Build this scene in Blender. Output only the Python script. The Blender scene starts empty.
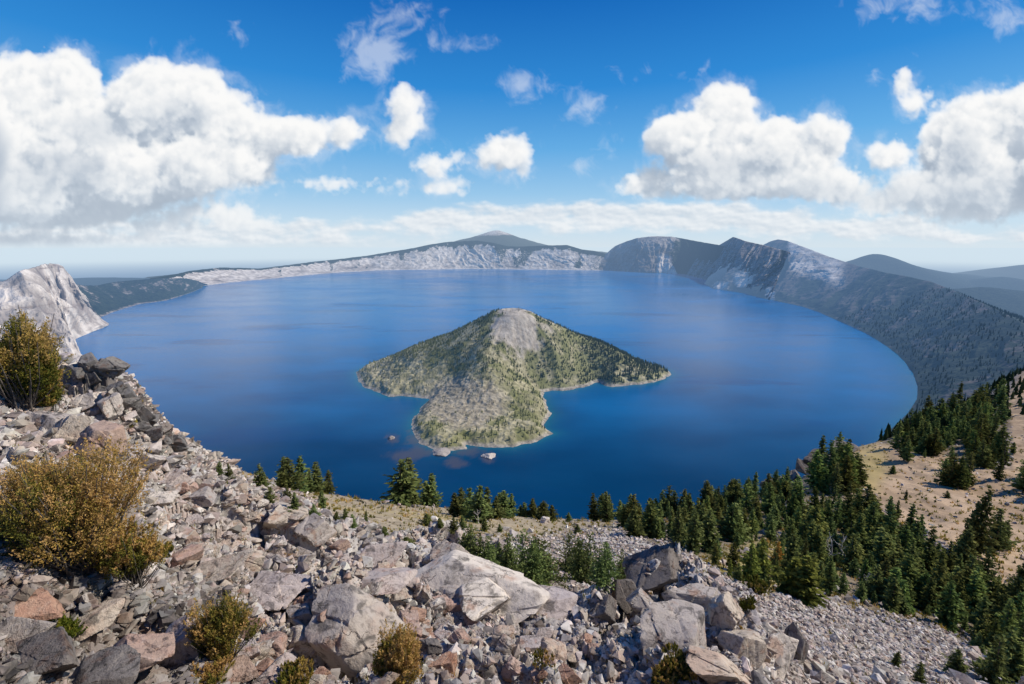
import bpy, bmesh, math, random
import numpy as np
from mathutils import Vector

sc = bpy.context.scene
COL = sc.collection
R = math.radians
rng = np.random.default_rng(7)
random.seed(7)

# ------------------------------------------------------------------ camera
W, H = 1024, 684
FPX = 450.0
CZ = 560.0                       # eye height above the lake surface, metres
PITCH = R(8.0)
HORIZON = 246.0
SV = math.tan(PITCH) - (342 - HORIZON) / FPX
cam = bpy.data.cameras.new('camera')
cam.sensor_width = 36.0
cam.lens = FPX / W * 36.0
cam.shift_y = SV * FPX / W
cam.clip_start = 0.1
cam.clip_end = 400000.0
cam_ob = bpy.data.objects.new('camera', cam)
COL.objects.link(cam_ob)
cam_ob.location = (0, 0, CZ)
cam_ob.rotation_euler = (R(90) - PITCH, 0, 0)
sc.camera = cam_ob

CP, SP = math.cos(PITCH), math.sin(PITCH)
def ray(xp, yp):
    """view direction of a photograph point, scaled so that its forward (world y) component is 1"""
    xp = np.asarray(xp, float); yp = np.asarray(yp, float)
    u = (xp - 512) / FPX; w = (342 - yp) / FPX + SV
    dy = CP + w * SP; dz = -SP + w * CP
    return np.stack([u / dy, np.ones_like(dy), dz / dy], -1)
def at_depth(xp, yp, Y):
    p = ray(xp, yp) * np.asarray(Y, float)[..., None]
    p[..., 2] += CZ
    return p
def on_lake(xp, yp, z=0.0):
    d = ray(xp, yp)
    return at_depth(xp, yp, (CZ - z) / -d[..., 2])
def project(P):
    P = np.asarray(P, float)
    x = P[..., 0]; y = P[..., 1]; z = P[..., 2] - CZ
    fw = y * CP - z * SP; up = y * SP + z * CP
    return 512 + FPX * x / fw, 342 - FPX * (up / fw - SV), fw

# ------------------------------------------------------------------ numpy noise
def _hash(ix, iy, iz, seed):
    h = (ix.astype(np.int64) * 374761393 + iy.astype(np.int64) * 668265263 + iz.astype(np.int64) * 2147483647 + seed * 974634777) & 0xffffffff
    h = ((h ^ (h >> 13)) * 1274126177) & 0xffffffff
    h = ((h ^ (h >> 15)) * 2246822519) & 0xffffffff
    return (h ^ (h >> 16)) & 0xffffffff
def perlin(P, seed=0):
    P = np.asarray(P, float)
    i = np.floor(P).astype(np.int64); f = P - i
    u = f * f * f * (f * (f * 6 - 15) + 10)
    def g(dx, dy, dz):
        h = _hash(i[..., 0] + dx, i[..., 1] + dy, i[..., 2] + dz, seed)
        a = (h & 0xffff) / 65536.0 * 2 * np.pi
        c = ((h >> 16) & 0xffff) / 65536.0 * 2 - 1
        s = np.sqrt(np.maximum(0, 1 - c * c))
        return s * np.cos(a) * (f[..., 0] - dx) + s * np.sin(a) * (f[..., 1] - dy) + c * (f[..., 2] - dz)
    def lerp(a, b, t): return a + (b - a) * t
    x00 = lerp(g(0,0,0), g(1,0,0), u[..., 0]); x10 = lerp(g(0,1,0), g(1,1,0), u[..., 0])
    x01 = lerp(g(0,0,1), g(1,0,1), u[..., 0]); x11 = lerp(g(0,1,1), g(1,1,1), u[..., 0])
    return lerp(lerp(x00, x10, u[..., 1]), lerp(x01, x11, u[..., 1]), u[..., 2]) * 1.6
def fbm(P, octaves=5, gain=0.5, seed=0, ridged=False):
    P = np.asarray(P, float); s = 0; a = 1.0; t = 0
    for o in range(octaves):
        n = perlin(P * 2.0 ** o + 17.3 * o, seed + o)
        if ridged: n = 1 - 2 * np.abs(n)
        s = s + a * n; t += a; a *= gain
    return s / t
def sstep(a, b, x):
    t = np.clip((np.asarray(x, float) - a) / (b - a), 0, 1)
    return t * t * (3 - 2 * t)
def inside(poly, x, y):
    """points inside a polygon (even-odd)"""
    poly = np.asarray(poly, float); r = np.zeros(np.shape(x), bool)
    n = len(poly)
    for k in range(n):
        x1, y1 = poly[k]; x2, y2 = poly[(k + 1) % n]
        if y1 == y2: continue
        c = ((y1 > y) != (y2 > y)) & (x < (x2 - x1) * (y - y1) / (y2 - y1) + x1)
        r ^= c
    return r
def seg_dist(poly, x, y, closed=True):
    poly = np.asarray(poly, float); best = np.full(np.shape(x), 1e18)
    n = len(poly)
    for k in range(n if closed else n - 1):
        a = poly[k]; b = poly[(k + 1) % n]; d = b - a; L = d @ d + 1e-12
        t = np.clip(((x - a[0]) * d[0] + (y - a[1]) * d[1]) / L, 0, 1)
        best = np.minimum(best, (x - a[0] - t * d[0]) ** 2 + (y - a[1] - t * d[1]) ** 2)
    return np.sqrt(best)

# ------------------------------------------------------------------ objects
def tag(o, label=None, cat=None, group=None, kind=None):
    if label: o['label'] = label
    if cat: o['category'] = cat
    if group: o['group'] = group
    if kind: o['kind'] = kind
    return o
def link(o, parent=None):
    COL.objects.link(o)
    if parent is not None: o.parent = parent
    return o
def empty(name, loc, rz=0.0):
    o = bpy.data.objects.new(name, None)
    o.empty_display_size = 0.3
    o.location = loc; o.rotation_euler = (0, 0, rz)
    return link(o)
def mesh_np(name, V, F, attrs=None, smooth=True, mat=None):
    """mesh from numpy arrays: V (n,3), F (m,3 or 4); attrs: {name: (n,) or (n,3)} on points"""
    V = np.ascontiguousarray(V, np.float32); F = np.ascontiguousarray(F, np.int32)
    me = bpy.data.meshes.new(name)
    k = F.shape[1]
    me.vertices.add(len(V)); me.vertices.foreach_set('co', V.ravel())
    me.loops.add(F.size); me.loops.foreach_set('vertex_index', F.ravel())
    me.polygons.add(len(F)); me.polygons.foreach_set('loop_start', np.arange(0, F.size, k, dtype=np.int32))
    me.polygons.foreach_set('use_smooth', np.full(len(F), smooth))
    for nm, a in (attrs or {}).items():
        a = np.asarray(a, np.float32)
        if a.ndim == 1:
            at = me.attributes.new(nm, 'FLOAT', 'POINT'); at.data.foreach_set('value', np.ascontiguousarray(a))
        else:
            at = me.attributes.new(nm, 'FLOAT_COLOR', 'POINT')
            c = np.ones((len(a), 4), np.float32); c[:, :3] = a
            at.data.foreach_set('color', c.ravel())
    me.update(calc_edges=True)
    me.validate()
    if mat: me.materials.append(mat)
    return me
def grid_faces(nr, nc, keep=None):
    i = np.arange(nr * nc).reshape(nr, nc)
    F = np.stack([i[:-1, :-1], i[:-1, 1:], i[1:, 1:], i[1:, :-1]], -1).reshape(-1, 4)
    return F if keep is None else F[keep.reshape(-1)]

# ------------------------------------------------------------------ node helper
class G:
    def __init__(s, tree): s.t = tree
    def n(s, typ, ins=None, **props):
        nd = s.t.nodes.new(typ)
        for k, v in props.items(): setattr(nd, k, v)
        for k, v in (ins or {}).items(): s.put(nd.inputs[k], v)
        return nd
    def put(s, sock, v):
        if isinstance(v, bpy.types.NodeSocket): s.t.links.new(v, sock)
        elif isinstance(v, bpy.types.Node): s.t.links.new(v.outputs[0], sock)
        else:
            if sock.type == 'RGBA' and isinstance(v, (tuple, list)) and len(v) == 3: v = (*v, 1.0)
            sock.default_value = v
    def m(s, op, a, b=0.0, c=0.0, clamp=False):
        return s.n('ShaderNodeMath', {0: a, 1: b, 2: c}, operation=op, use_clamp=clamp).outputs[0]
    def v(s, op, a, b=(0, 0, 0), c=(0, 0, 0)):
        nd = s.n('ShaderNodeVectorMath', {0: a, 1: b}, operation=op)
        if op == 'MULTIPLY_ADD': s.put(nd.inputs[2], c)
        if op == 'SCALE': s.put(nd.inputs[3], c if not isinstance(c, tuple) else 1.0)
        return nd.outputs[1] if op in ('LENGTH', 'DISTANCE', 'DOT_PRODUCT') else nd.outputs[0]
    def mix(s, f, a, b, blend='MIX'):
        nd = s.n('ShaderNodeMix', {}, data_type='RGBA', blend_type=blend)
        s.put(nd.inputs[0], f); s.put(nd.inputs[6], a); s.put(nd.inputs[7], b)
        return nd.outputs[2]
    def ss(s, x, lo, hi):
        nd = s.n('ShaderNodeMapRange', {0: x, 1: lo, 2: hi, 3: 0.0, 4: 1.0}, interpolation_type='SMOOTHSTEP')
        return nd.outputs[0]
    def rng(s, x, lo, hi, a, b):
        return s.n('ShaderNodeMapRange', {0: x, 1: lo, 2: hi, 3: a, 4: b}).outputs[0]
    def noise(s, vec, scale, detail=4.0, rough=0.55, dist=0.0, dim='3D'):
        return s.n('ShaderNodeTexNoise', {'Vector': vec, 'Scale': scale, 'Detail': detail, 'Roughness': rough, 'Distortion': dist}, noise_dimensions=dim)
    def attr(s, name):
        return s.n('ShaderNodeAttribute', attribute_name=name)
def new_mat(name):
    m = bpy.data.materials.new(name); m.use_nodes = True
    m.node_tree.nodes.clear()
    return m, G(m.node_tree)

# ------------------------------------------------------------------ sun and sky
SUN_AZ = R(82)                   # clockwise from the view direction
SUN_EL = R(42)
to_sun = Vector((math.sin(SUN_AZ) * math.cos(SUN_EL), math.cos(SUN_AZ) * math.cos(SUN_EL), math.sin(SUN_EL)))
sl = bpy.data.lights.new('sun', 'SUN'); sl.energy = 5.0; sl.angle = R(0.53); sl.color = (1.0, 0.94, 0.84)
so = bpy.data.objects.new('sun', sl); COL.objects.link(so)
so.rotation_euler = (-to_sun).to_track_quat('-Z', 'Y').to_euler()
so.location = (300, -100, 900)

world = bpy.data.worlds.new('World'); sc.world = world; world.use_nodes = True
wt = world.node_tree; wt.nodes.clear(); g = G(wt)
SKY_S = 0.10
sky = g.n('ShaderNodeTexSky', sky_type='NISHITA', sun_disc=False, sun_elevation=SUN_EL, sun_rotation=SUN_AZ,
          altitude=2400.0, air_density=1.0, dust_density=0.6, ozone_density=3.0)

# cells of the cloud field (the clouds themselves are computed below)
CLOUDS = [  # centre x, y and half-sizes, in photograph pixels
 (12,95,52,48),(68,86,36,44),(60,150,84,70),(5,190,80,42),(150,112,54,56),(190,104,46,46),(226,130,42,42),(120,172,84,50),
 (190,165,62,38),(265,138,34,32),(308,137,32,27),(346,133,27,24),(240,166,40,24),(60,208,84,26),(-60,150,90,90),
 (405,106,21,24),(398,134,19,20),(417,122,15,20),
 (508,154,28,23),(488,162,18,14),(524,166,12,12),(432,166,22,16),(430,188,40,9),(462,160,22,8),
 (315,184,38,9),(214,214,38,17),(180,222,46,13),(258,223,30,10),(110,243,90,12),(20,243,44,13),
 (725,118,38,40),(698,142,52,38),(772,150,48,38),(822,140,32,34),(664,136,22,22),(640,184,24,12),(720,176,74,28),(800,178,55,28),(846,186,30,20),(690,188,64,13),
 (905,80,15,17),(914,105,23,17),(968,152,52,58),(992,132,46,42),(1030,110,40,26),(890,158,27,20),(990,186,64,34),(930,192,52,26),(874,202,40,17),(1060,160,50,60),
 (960,214,66,13)]
LOW = [(70,243,130,9),(210,241,120,6),(90,225,40,8),(150,231,34,8),(300,240,60,4),(425,219,24,8),(470,220,18,6),(505,216,26,8),(548,218,20,7),(590,214,24,9),(630,219,18,7),(668,213,26,10),(715,212,24,9),(60,236,60,12),(200,234,50,9),(250,228,40,8),(340,228,40,5),(30,252,60,7),(430,221,34,7),(515,218,70,9),(600,216,62,10),(680,220,70,11),(765,222,74,13),(880,228,90,12),(985,238,60,7),(120,250,120,9),(300,250,60,4)]
WISPS = [(375,55,40,36),(405,14,40,20),(455,45,34,12),(585,106,30,24),(648,70,26,9),(716,70,18,9),(585,165,22,14),(915,6,60,18),(1012,14,40,28),(238,36,14,18),(612,150,16,18),(520,85,40,20),(875,78,8,14),(890,10,40,12)]
DARK = [(40,228,110,22),(150,207,46,9),(100,130,40,18),(55,175,60,26),(730,166,60,16),(790,195,60,14),(890,196,50,14),(985,190,60,22),(960,160,22,30),(505,172,26,9),(410,148,14,8),(700,190,60,8),(180,120,30,20),(230,185,40,9)]

tc = g.n('ShaderNodeTexCoord')
sep = g.n('ShaderNodeSeparateXYZ', {0: tc.outputs['Generated']})
# clear sky: the sky texture pulled towards a deeper blue overhead
skyc = g.n('ShaderNodeHueSaturation', {'Saturation': 1.35, 'Value': 1.0, 'Color': sky.outputs[0]}).outputs[0]
elev = g.m('DIVIDE', sep.outputs[2], 1.0)
tint = g.n('ShaderNodeValToRGB', {0: g.rng(elev, 0.0, 0.6, 0.0, 1.0)})
tr = tint.color_ramp
tr.elements[0].color = (1.0, 1.0, 1.0, 1); tr.elements[1].color = (0.62, 0.86, 1.0, 1); tr.elements[1].position = 0.8
skyc = g.mix(1.0, skyc, tint.outputs[0], 'MULTIPLY')
skyc = g.v('SCALE', skyc, c=SKY_S)
air = g.n('ShaderNodeValToRGB', {0: g.m('MULTIPLY', elev, 2.0)})
ar = air.color_ramp
for k, (p_, c_) in enumerate([(0.0, (.66, .77, .86)), (.10, (.56, .73, .87)), (.22, (.34, .60, .85)), (.40, (.14, .44, .81)), (.62, (.034, .27, .70)), (1.0, (.001, .105, .46))]):
    el_ = ar.elements[k] if k < 2 else ar.elements.new(p_)
    el_.position = p_; el_.color = (*c_, 1)
c = g.mix(g.rng(elev, 0.0, 0.25, 0.95, 0.88), skyc, air.outputs[0])
bg = g.n('ShaderNodeBackground', {'Color': g.v('SCALE', c, c=1.0 / SKY_S), 'Strength': SKY_S})
wo = g.n('ShaderNodeOutputWorld', {'Surface': bg.outputs[0]})
world.cycles.sampling_method = 'MANUAL'; world.cycles.sample_map_resolution = 512

sc.view_settings.view_transform = 'Standard'; sc.view_settings.look = 'None'; sc.view_settings.exposure = 0.0
sc.render.engine = 'CYCLES'
sc.cycles.use_denoising = True
sc.cycles.max_bounces = 5; sc.cycles.diffuse_bounces = 2; sc.cycles.glossy_bounces = 2; sc.cycles.transparent_max_bounces = 8
sc.render.film_transparent = False
# ------------------------------------------------------------------ clouds: a lit volume, marched once in numpy and carried by a far sky dome
def tri(Vv, x, y, z, wrap):
    n0, n1, n2 = Vv.shape
    i = np.floor(x).astype(np.int32); j = np.floor(y).astype(np.int32); k = np.floor(z).astype(np.int32)
    fx = (x - i).astype(np.float32); fy = (y - j).astype(np.float32); fz = (z - k).astype(np.float32)
    if wrap:
        i0 = i % n0; j0 = j % n1; k0 = k % n2; i1 = (i + 1) % n0; j1 = (j + 1) % n1; k1 = (k + 1) % n2
    else:
        i0 = np.clip(i, 0, n0 - 1); j0 = np.clip(j, 0, n1 - 1); k0 = np.clip(k, 0, n2 - 1)
        i1 = np.clip(i + 1, 0, n0 - 1); j1 = np.clip(j + 1, 0, n1 - 1); k1 = np.clip(k + 1, 0, n2 - 1)
    Vf = Vv.ravel(); a0 = i0 * (n1 * n2); a1 = i1 * (n1 * n2); b0 = j0 * n2; b1 = j1 * n2
    c00 = Vf[a0 + b0 + k0] * (1 - fx) + Vf[a1 + b0 + k0] * fx
    c10 = Vf[a0 + b1 + k0] * (1 - fx) + Vf[a1 + b1 + k0] * fx
    c01 = Vf[a0 + b0 + k1] * (1 - fx) + Vf[a1 + b0 + k1] * fx
    c11 = Vf[a0 + b1 + k1] * (1 - fx) + Vf[a1 + b1 + k1] * fx
    c0 = c00 * (1 - fy) + c10 * fy; c1 = c01 * (1 - fy) + c11 * fy
    return c0 * (1 - fz) + c1 * fz
def periodic_billow(n=96, seed=3):
    """periodic 3-D field, cauliflower-like: inverted cell distances in three sizes plus soft noise"""
    r = np.random.default_rng(seed)
    ax = np.arange(n) / n
    out = np.zeros((n, n, n), np.float32); tot = 0
    for cells, amp in ((5, 1.0), (10, 0.5), (20, 0.26)):
        pts = r.random((cells, cells, cells, 3))
        gx = ax * cells
        X, Y, Z = np.meshgrid(gx, gx, gx, indexing='ij')
        ix, iy, iz = X.astype(int), Y.astype(int), Z.astype(int)
        best = np.full(X.shape, 9.0, np.float32)
        for dx in (-1, 0, 1):
            for dy in (-1, 0, 1):
                for dz in (-1, 0, 1):
                    q = pts[(ix + dx) % cells, (iy + dy) % cells, (iz + dz) % cells]
                    d = (ix + dx + q[..., 0] - X) ** 2 + (iy + dy + q[..., 1] - Y) ** 2 + (iz + dz + q[..., 2] - Z) ** 2
                    best = np.minimum(best, d.astype(np.float32))
        out += amp * (1 - np.sqrt(best)); tot += amp
    # soft noise by smoothing random values in the frequency domain
    f = np.fft.fftfreq(n) * n
    k = np.sqrt(f[:, None, None] ** 2 + f[None, :, None] ** 2 + f[None, None, :] ** 2) + 1e-6
    w = np.fft.fftn(r.standard_normal((n, n, n))) * np.where(k < 2, 0, k ** -1.9)
    s = np.real(np.fft.ifftn(w)); s /= s.std()
    out = out / tot
    out = (out - out.mean()) / out.std() * 0.7 + s.astype(np.float32) * 0.7
    return out.astype(np.float32)

def make_sky():
    NB = periodic_billow()
    x0, x1, y0, y1 = -110, 1134, -14, 250
    cells = [(cx, cy, rx, ry, random.uniform(-0.5, 0.5) * min(rx, ry)) for (cx, cy, rx, ry) in CLOUDS]
    # coarse body field
    q = 4.0
    gx = np.arange(x0 - 40, x1 + 41, q); gy = np.arange(y0 - 60, y1 + 21, q); gz = np.arange(-84, 85, q)
    X, Y, Z = np.meshgrid(gx, gy, gz, indexing='ij')
    acc = np.zeros(X.shape, np.float32)
    kk = 4.5
    for cx, cy, rx, ry, cz in cells:
        rz = 0.9 * min(max(rx, ry), 1.6 * min(rx, ry)); s = min(rx, ry)
        # flat-bottomed: squeeze what lies under the centre
        dy = (Y - cy) / ry
        d = np.sqrt(((X - cx) / rx) ** 2 + np.where(dy > 0, dy * 1.12, dy) ** 2 + ((Z - cz) / rz) ** 2)
        acc += np.exp(np.minimum(s * (1 - d), 60) / kk).astype(np.float32)
    F = (kk * np.log(acc + 1e-9)).astype(np.float32)
    Rr = lambda x, y, z: tri(F, (x - gx[0]) / q, (y - gy[0]) / q, (z - gz[0]) / q, False)
    n = NB.shape[0]
    def dens(x, y, z, fine=True):
        b = Rr(x, y, z)
        am = np.clip((b + 14) / 30.0, 0.45, 1.25)
        d = b - 3.2 + am * 4.6 * tri(NB, x * (n / 190.), y * (n / 190.), z * (n / 190.) + 11, True)
        if fine: d = d + 2.3 * tri(NB, x * (n / 62.) + 31, y * (n / 62.) + 7, z * (n / 62.), True)
        return np.clip(d / 8.5, 0, 1)
    # optical depth towards the sun on a coarse grid
    q2 = 3.0
    hx = np.arange(x0 - 12, x1 + 13, q2); hy = np.arange(y0 - 12, y1 + 7, q2); hz = np.arange(-72, 73, q2 * 1.5)
    X, Y, Z = np.meshgrid(hx, hy, hz, indexing='ij')
    L = np.array([0.52, -0.66, -0.54])            # right, up (photo y runs down), towards the viewer
    tau = np.zeros(X.shape, np.float32); st = 4.0; t = 2.0
    D0 = dens(X, Y, Z, False).astype(np.float32)
    for _ in range(9):
        xx, yy, zz = X + L[0] * t, Y + L[1] * t, Z + L[2] * t
        tau += tri(D0, (xx - hx[0]) / q2, (yy - hy[0]) / q2, (zz - hz[0]) / (q2 * 1.5), False) * st
        t += st; st *= 1.28
    # march
    sx = 1.0
    vx = np.arange(x0, x1 + 1, sx); vy = np.arange(y0, y1 + 1, sx)
    PX, PY = np.meshgrid(vx, vy); shp = PX.shape
    px, py = PX.ravel(), PY.ravel()
    best = np.full(px.shape, -99, np.float32)
    for zz in range(-60, 61, 12): best = np.maximum(best, Rr(px, py, np.full(px.shape, float(zz))))
    idx = np.nonzero(best > -16)[0]
    x, y = px[idx], py[idx]
    T = np.ones(len(idx), np.float32); C = np.zeros(len(idx), np.float32); CB = np.zeros(len(idx), np.float32)
    dz = 3.0
    jit = np.random.default_rng(5).random(len(idx)) * dz
    for z in np.arange(-72, 73, dz):
        act = T > 0.01
        if not act.any(): break
        xa, ya, za = x[act], y[act], z + jit[act]
        d = dens(xa, ya, za)
        tt = tri(tau, (xa - hx[0]) / q2, (ya - hy[0]) / q2, (za - hz[0]) / (q2 * 1.5), False)
        a = 1 - np.exp(-d * 0.16 * dz)
        s = 0.56 * np.exp(-tt * 0.075) + 0.44 * np.exp(-tt * 0.012)
        w = T[act] * a
        C[act] += w * s; CB[act] += w
        T[act] *= 1 - a
    alpha = np.zeros(px.shape, np.float32); lum = np.full(px.shape, 0.6, np.float32)
    A = 1 - T
    alpha[idx] = A; lum[idx] = np.where(CB > 1e-3, C / np.maximum(CB, 1e-3), 0.7)
    # grey bases
    def cells2d(cl, xx, yy, k):
        s_ = 0
        for cx, cy, rx, ry in cl:
            m = min(rx, ry)
            s_ = s_ + np.exp(np.minimum(m * (1 - np.sqrt(((xx - cx) / rx) ** 2 + ((yy - cy) / ry) ** 2)), 60) / k)
        return k * np.log(s_ + 1e-9)
    P3 = np.stack([px, py, np.zeros_like(px)], -1)
    n1 = fbm(P3 / 30.0, 5, 0.55, 41)
    dk = sstep(-9, 14, cells2d(DARK, px, py, 5.0) + 10 * n1)
    lum = lum * (1 - 0.33 * dk)
    # colour of the cloud
    t = np.clip((lum - 0.10) / 0.76, 0, 1)[:, None]
    stops = [0, .3, .6, 1]
    cols = np.array([(0.30, 0.37, 0.47), (0.50, 0.565, 0.65), (0.74, 0.775, 0.815), (0.97, 0.965, 0.955)])
    rgb = np.stack([np.interp(t[:, 0], stops, cols[:, k]) for k in range(3)], -1)
    # low bands far away, thin wisps high up (behind / around the heaps)
    Pl = np.stack([px * 0.42, py, np.full_like(px, 3.0)], -1)
    n2 = fbm(Pl / 17.0, 6, 0.56, 51); n2b = fbm((Pl + np.array([1.2, -2.6, 0])) / 17.0, 6, 0.56, 51)
    lo = sstep(-3.0, 7.0, cells2d(LOW, px, py, 4.0) + 15 * n2) * 0.92
    ls = np.clip(0.62 + (n2 - n2b) * 1.7, 0, 1)[:, None]
    lc = np.array([0.55, 0.63, 0.72]) * (1 - ls) + np.array([0.95, 0.95, 0.95]) * ls
    wp = np.stack([fbm(P3 / 40.0, 3, 0.5, 61), fbm(P3 / 40.0, 3, 0.5, 71), np.zeros_like(px)], -1)
    n3 = fbm(P3 / 24.0 + wp * 0.9, 7, 0.62, 81)
    wi = sstep(-2, 26, cells2d(WISPS, px, py, 5.0) + 34 * n3 - 4) * 0.46
    wc = np.array([0.80, 0.85, 0.93])
    fr_ = cells2d([(a_, b_, c_ * 1.12, d_ * 1.18) for a_, b_, c_, d_ in CLOUDS], px, py, 5.0)
    wi = np.maximum(wi, sstep(-4, 18, fr_ + 22 * n3 + 18 * n1 - 3) * 0.30)          # torn, thin edges round the heaps
    out_a = wi; out_c = np.tile(wc, (len(px), 1))
    def over(ca, aa, cb, ab):
        a = aa + ab * (1 - aa)
        return (ca * aa[:, None] + cb * (ab * (1 - aa))[:, None]) / np.maximum(a, 1e-5)[:, None], a
    out_c, out_a = over(lc, lo, out_c, out_a)
    out_c, out_a = over(rgb, alpha, out_c, out_a)
    # haze painted into the cloud colour, stronger nearer the horizon
    hzf = sstep(150, 246, py)[:, None] * 0.42
    out_c = out_c * (1 - hzf) + np.array([0.72, 0.80, 0.87]) * hzf
    edge = sstep(x0, x0 + 60, px) * sstep(x1, x1 - 60, px) * sstep(y1, y1 - 10, py) * sstep(y0 - 0.1, y0 + 4, py)
    out_a = out_a * edge
    d = ray(px, py); d /= np.linalg.norm(d, axis=1)[:, None]
    V = d * 150000.0; V[:, 2] += CZ
    m, gm = new_mat('clouds')
    em = gm.n('ShaderNodeEmission', {'Color': gm.attr('cloud_color').outputs['Color'], 'Strength': 1.0})
    mx = gm.n('ShaderNodeMixShader', {0: gm.attr('cloud_cover').outputs['Fac'], 1: gm.n('ShaderNodeBsdfTransparent').outputs[0], 2: em.outputs[0]})
    gm.n('ShaderNodeOutputMaterial', {'Surface': mx.outputs[0]})
    nr, nc = shp
    F4 = grid_faces(nr, nc)
    keep = out_a[F4].max(1) > 0.004
    F4 = F4[keep]
    used, inv = np.unique(F4, return_inverse=True)
    me = mesh_np('sky', V[used], inv.reshape(-1, 4), {'cloud_color': out_c[used], 'cloud_cover': out_a[used]}, True, m)
    o = link(bpy.data.objects.new('sky', me)); tag(o, kind='structure')
    return o
import time as _t
_t0 = _t.time()
make_sky()
print('sky', _t.time() - _t0)
# ------------------------------------------------------------------ haze painted into the surface shaders as emission, by distance from the viewpoint's place
def haze_group(name='painted_haze', D=13500.0):
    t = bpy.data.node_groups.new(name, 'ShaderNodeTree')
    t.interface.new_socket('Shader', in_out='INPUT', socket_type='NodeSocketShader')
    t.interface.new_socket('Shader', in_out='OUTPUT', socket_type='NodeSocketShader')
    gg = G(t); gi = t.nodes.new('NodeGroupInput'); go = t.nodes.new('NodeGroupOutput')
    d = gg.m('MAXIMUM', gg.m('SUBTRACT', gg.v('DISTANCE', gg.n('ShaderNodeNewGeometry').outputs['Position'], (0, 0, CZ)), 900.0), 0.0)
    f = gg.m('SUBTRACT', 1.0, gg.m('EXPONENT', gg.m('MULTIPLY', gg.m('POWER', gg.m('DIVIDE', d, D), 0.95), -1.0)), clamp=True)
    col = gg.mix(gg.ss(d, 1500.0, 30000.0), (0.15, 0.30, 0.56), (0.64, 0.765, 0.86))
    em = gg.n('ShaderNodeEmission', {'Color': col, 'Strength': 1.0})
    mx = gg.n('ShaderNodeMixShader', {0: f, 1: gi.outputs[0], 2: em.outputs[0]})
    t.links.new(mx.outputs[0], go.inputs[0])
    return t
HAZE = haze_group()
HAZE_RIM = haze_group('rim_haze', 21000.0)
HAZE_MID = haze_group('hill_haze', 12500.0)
HAZE_LOW = haze_group('lowland_haze', 6500.0)     # stronger painted haze for the plain outside the caldera
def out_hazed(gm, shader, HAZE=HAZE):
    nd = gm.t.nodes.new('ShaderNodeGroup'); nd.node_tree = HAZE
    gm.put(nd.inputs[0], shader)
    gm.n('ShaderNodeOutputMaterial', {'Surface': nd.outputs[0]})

# ------------------------------------------------------------------ materials of the far land
def far_rock_mat(name='caldera_wall', hz=None, dim=1.0):
    m, gm = new_mat(name)
    pos = gm.n('ShaderNodeNewGeometry').outputs['Position']
    forest = gm.attr('forest').outputs['Fac']; pale = gm.attr('pale').outputs['Fac']
    n1 = gm.noise(pos, 0.004, 6.0, 0.6).outputs[0]
    n2 = gm.noise(pos, 0.03, 5.0, 0.65).outputs[0]
    streak = gm.noise(gm.v('MULTIPLY', pos, (1, 1, 0.12)), 0.012, 6.0, 0.65).outputs[0]
    rock = gm.mix(gm.ss(streak, 0.35, 0.68), (0.13, 0.11, 0.105), (0.33, 0.28, 0.24))
    rock = gm.mix(gm.m('MULTIPLY', gm.ss(n1, 0.45, 0.65), 0.5), rock, (0.30, 0.22, 0.19))
    band = gm.noise(gm.v('MULTIPLY', pos, (0.10, 0.10, 1.6)), 0.02, 5.0, 0.6, 0.6).outputs[0]
    rock = gm.mix(gm.m('MULTIPLY', gm.ss(band, 0.48, 0.62), 0.5), rock, (0.135, 0.105, 0.09))
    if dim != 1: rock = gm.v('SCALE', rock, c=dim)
    rock = gm.mix(pale, rock, gm.mix(gm.ss(streak, 0.35, 0.62), (0.38, 0.325, 0.275), (0.72, 0.64, 0.55)))
    rock = gm.mix(gm.m('MULTIPLY', gm.m('MULTIPLY', gm.ss(band, 0.52, 0.64), gm.ss(n2, 0.3, 0.6)), 0.62), rock, (0.22, 0.165, 0.135))
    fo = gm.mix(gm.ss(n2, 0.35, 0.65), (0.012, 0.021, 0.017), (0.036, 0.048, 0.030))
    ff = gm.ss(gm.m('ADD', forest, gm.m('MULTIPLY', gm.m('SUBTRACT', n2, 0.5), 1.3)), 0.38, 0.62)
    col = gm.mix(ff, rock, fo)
    bp = gm.n('ShaderNodeBump', {'Strength': 0.6, 'Distance': 12.0, 'Height': n2})
    b = gm.n('ShaderNodeBsdfPrincipled', {'Base Color': col, 'Roughness': 0.95, 'Specular IOR Level': 0.1, 'Normal': bp.outputs[0]})
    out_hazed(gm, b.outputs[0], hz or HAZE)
    return m
M_far = far_rock_mat()
M_hill = far_rock_mat('distant_hill', HAZE_MID)
M_rim = far_rock_mat('pale_rim', HAZE_RIM)

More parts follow.
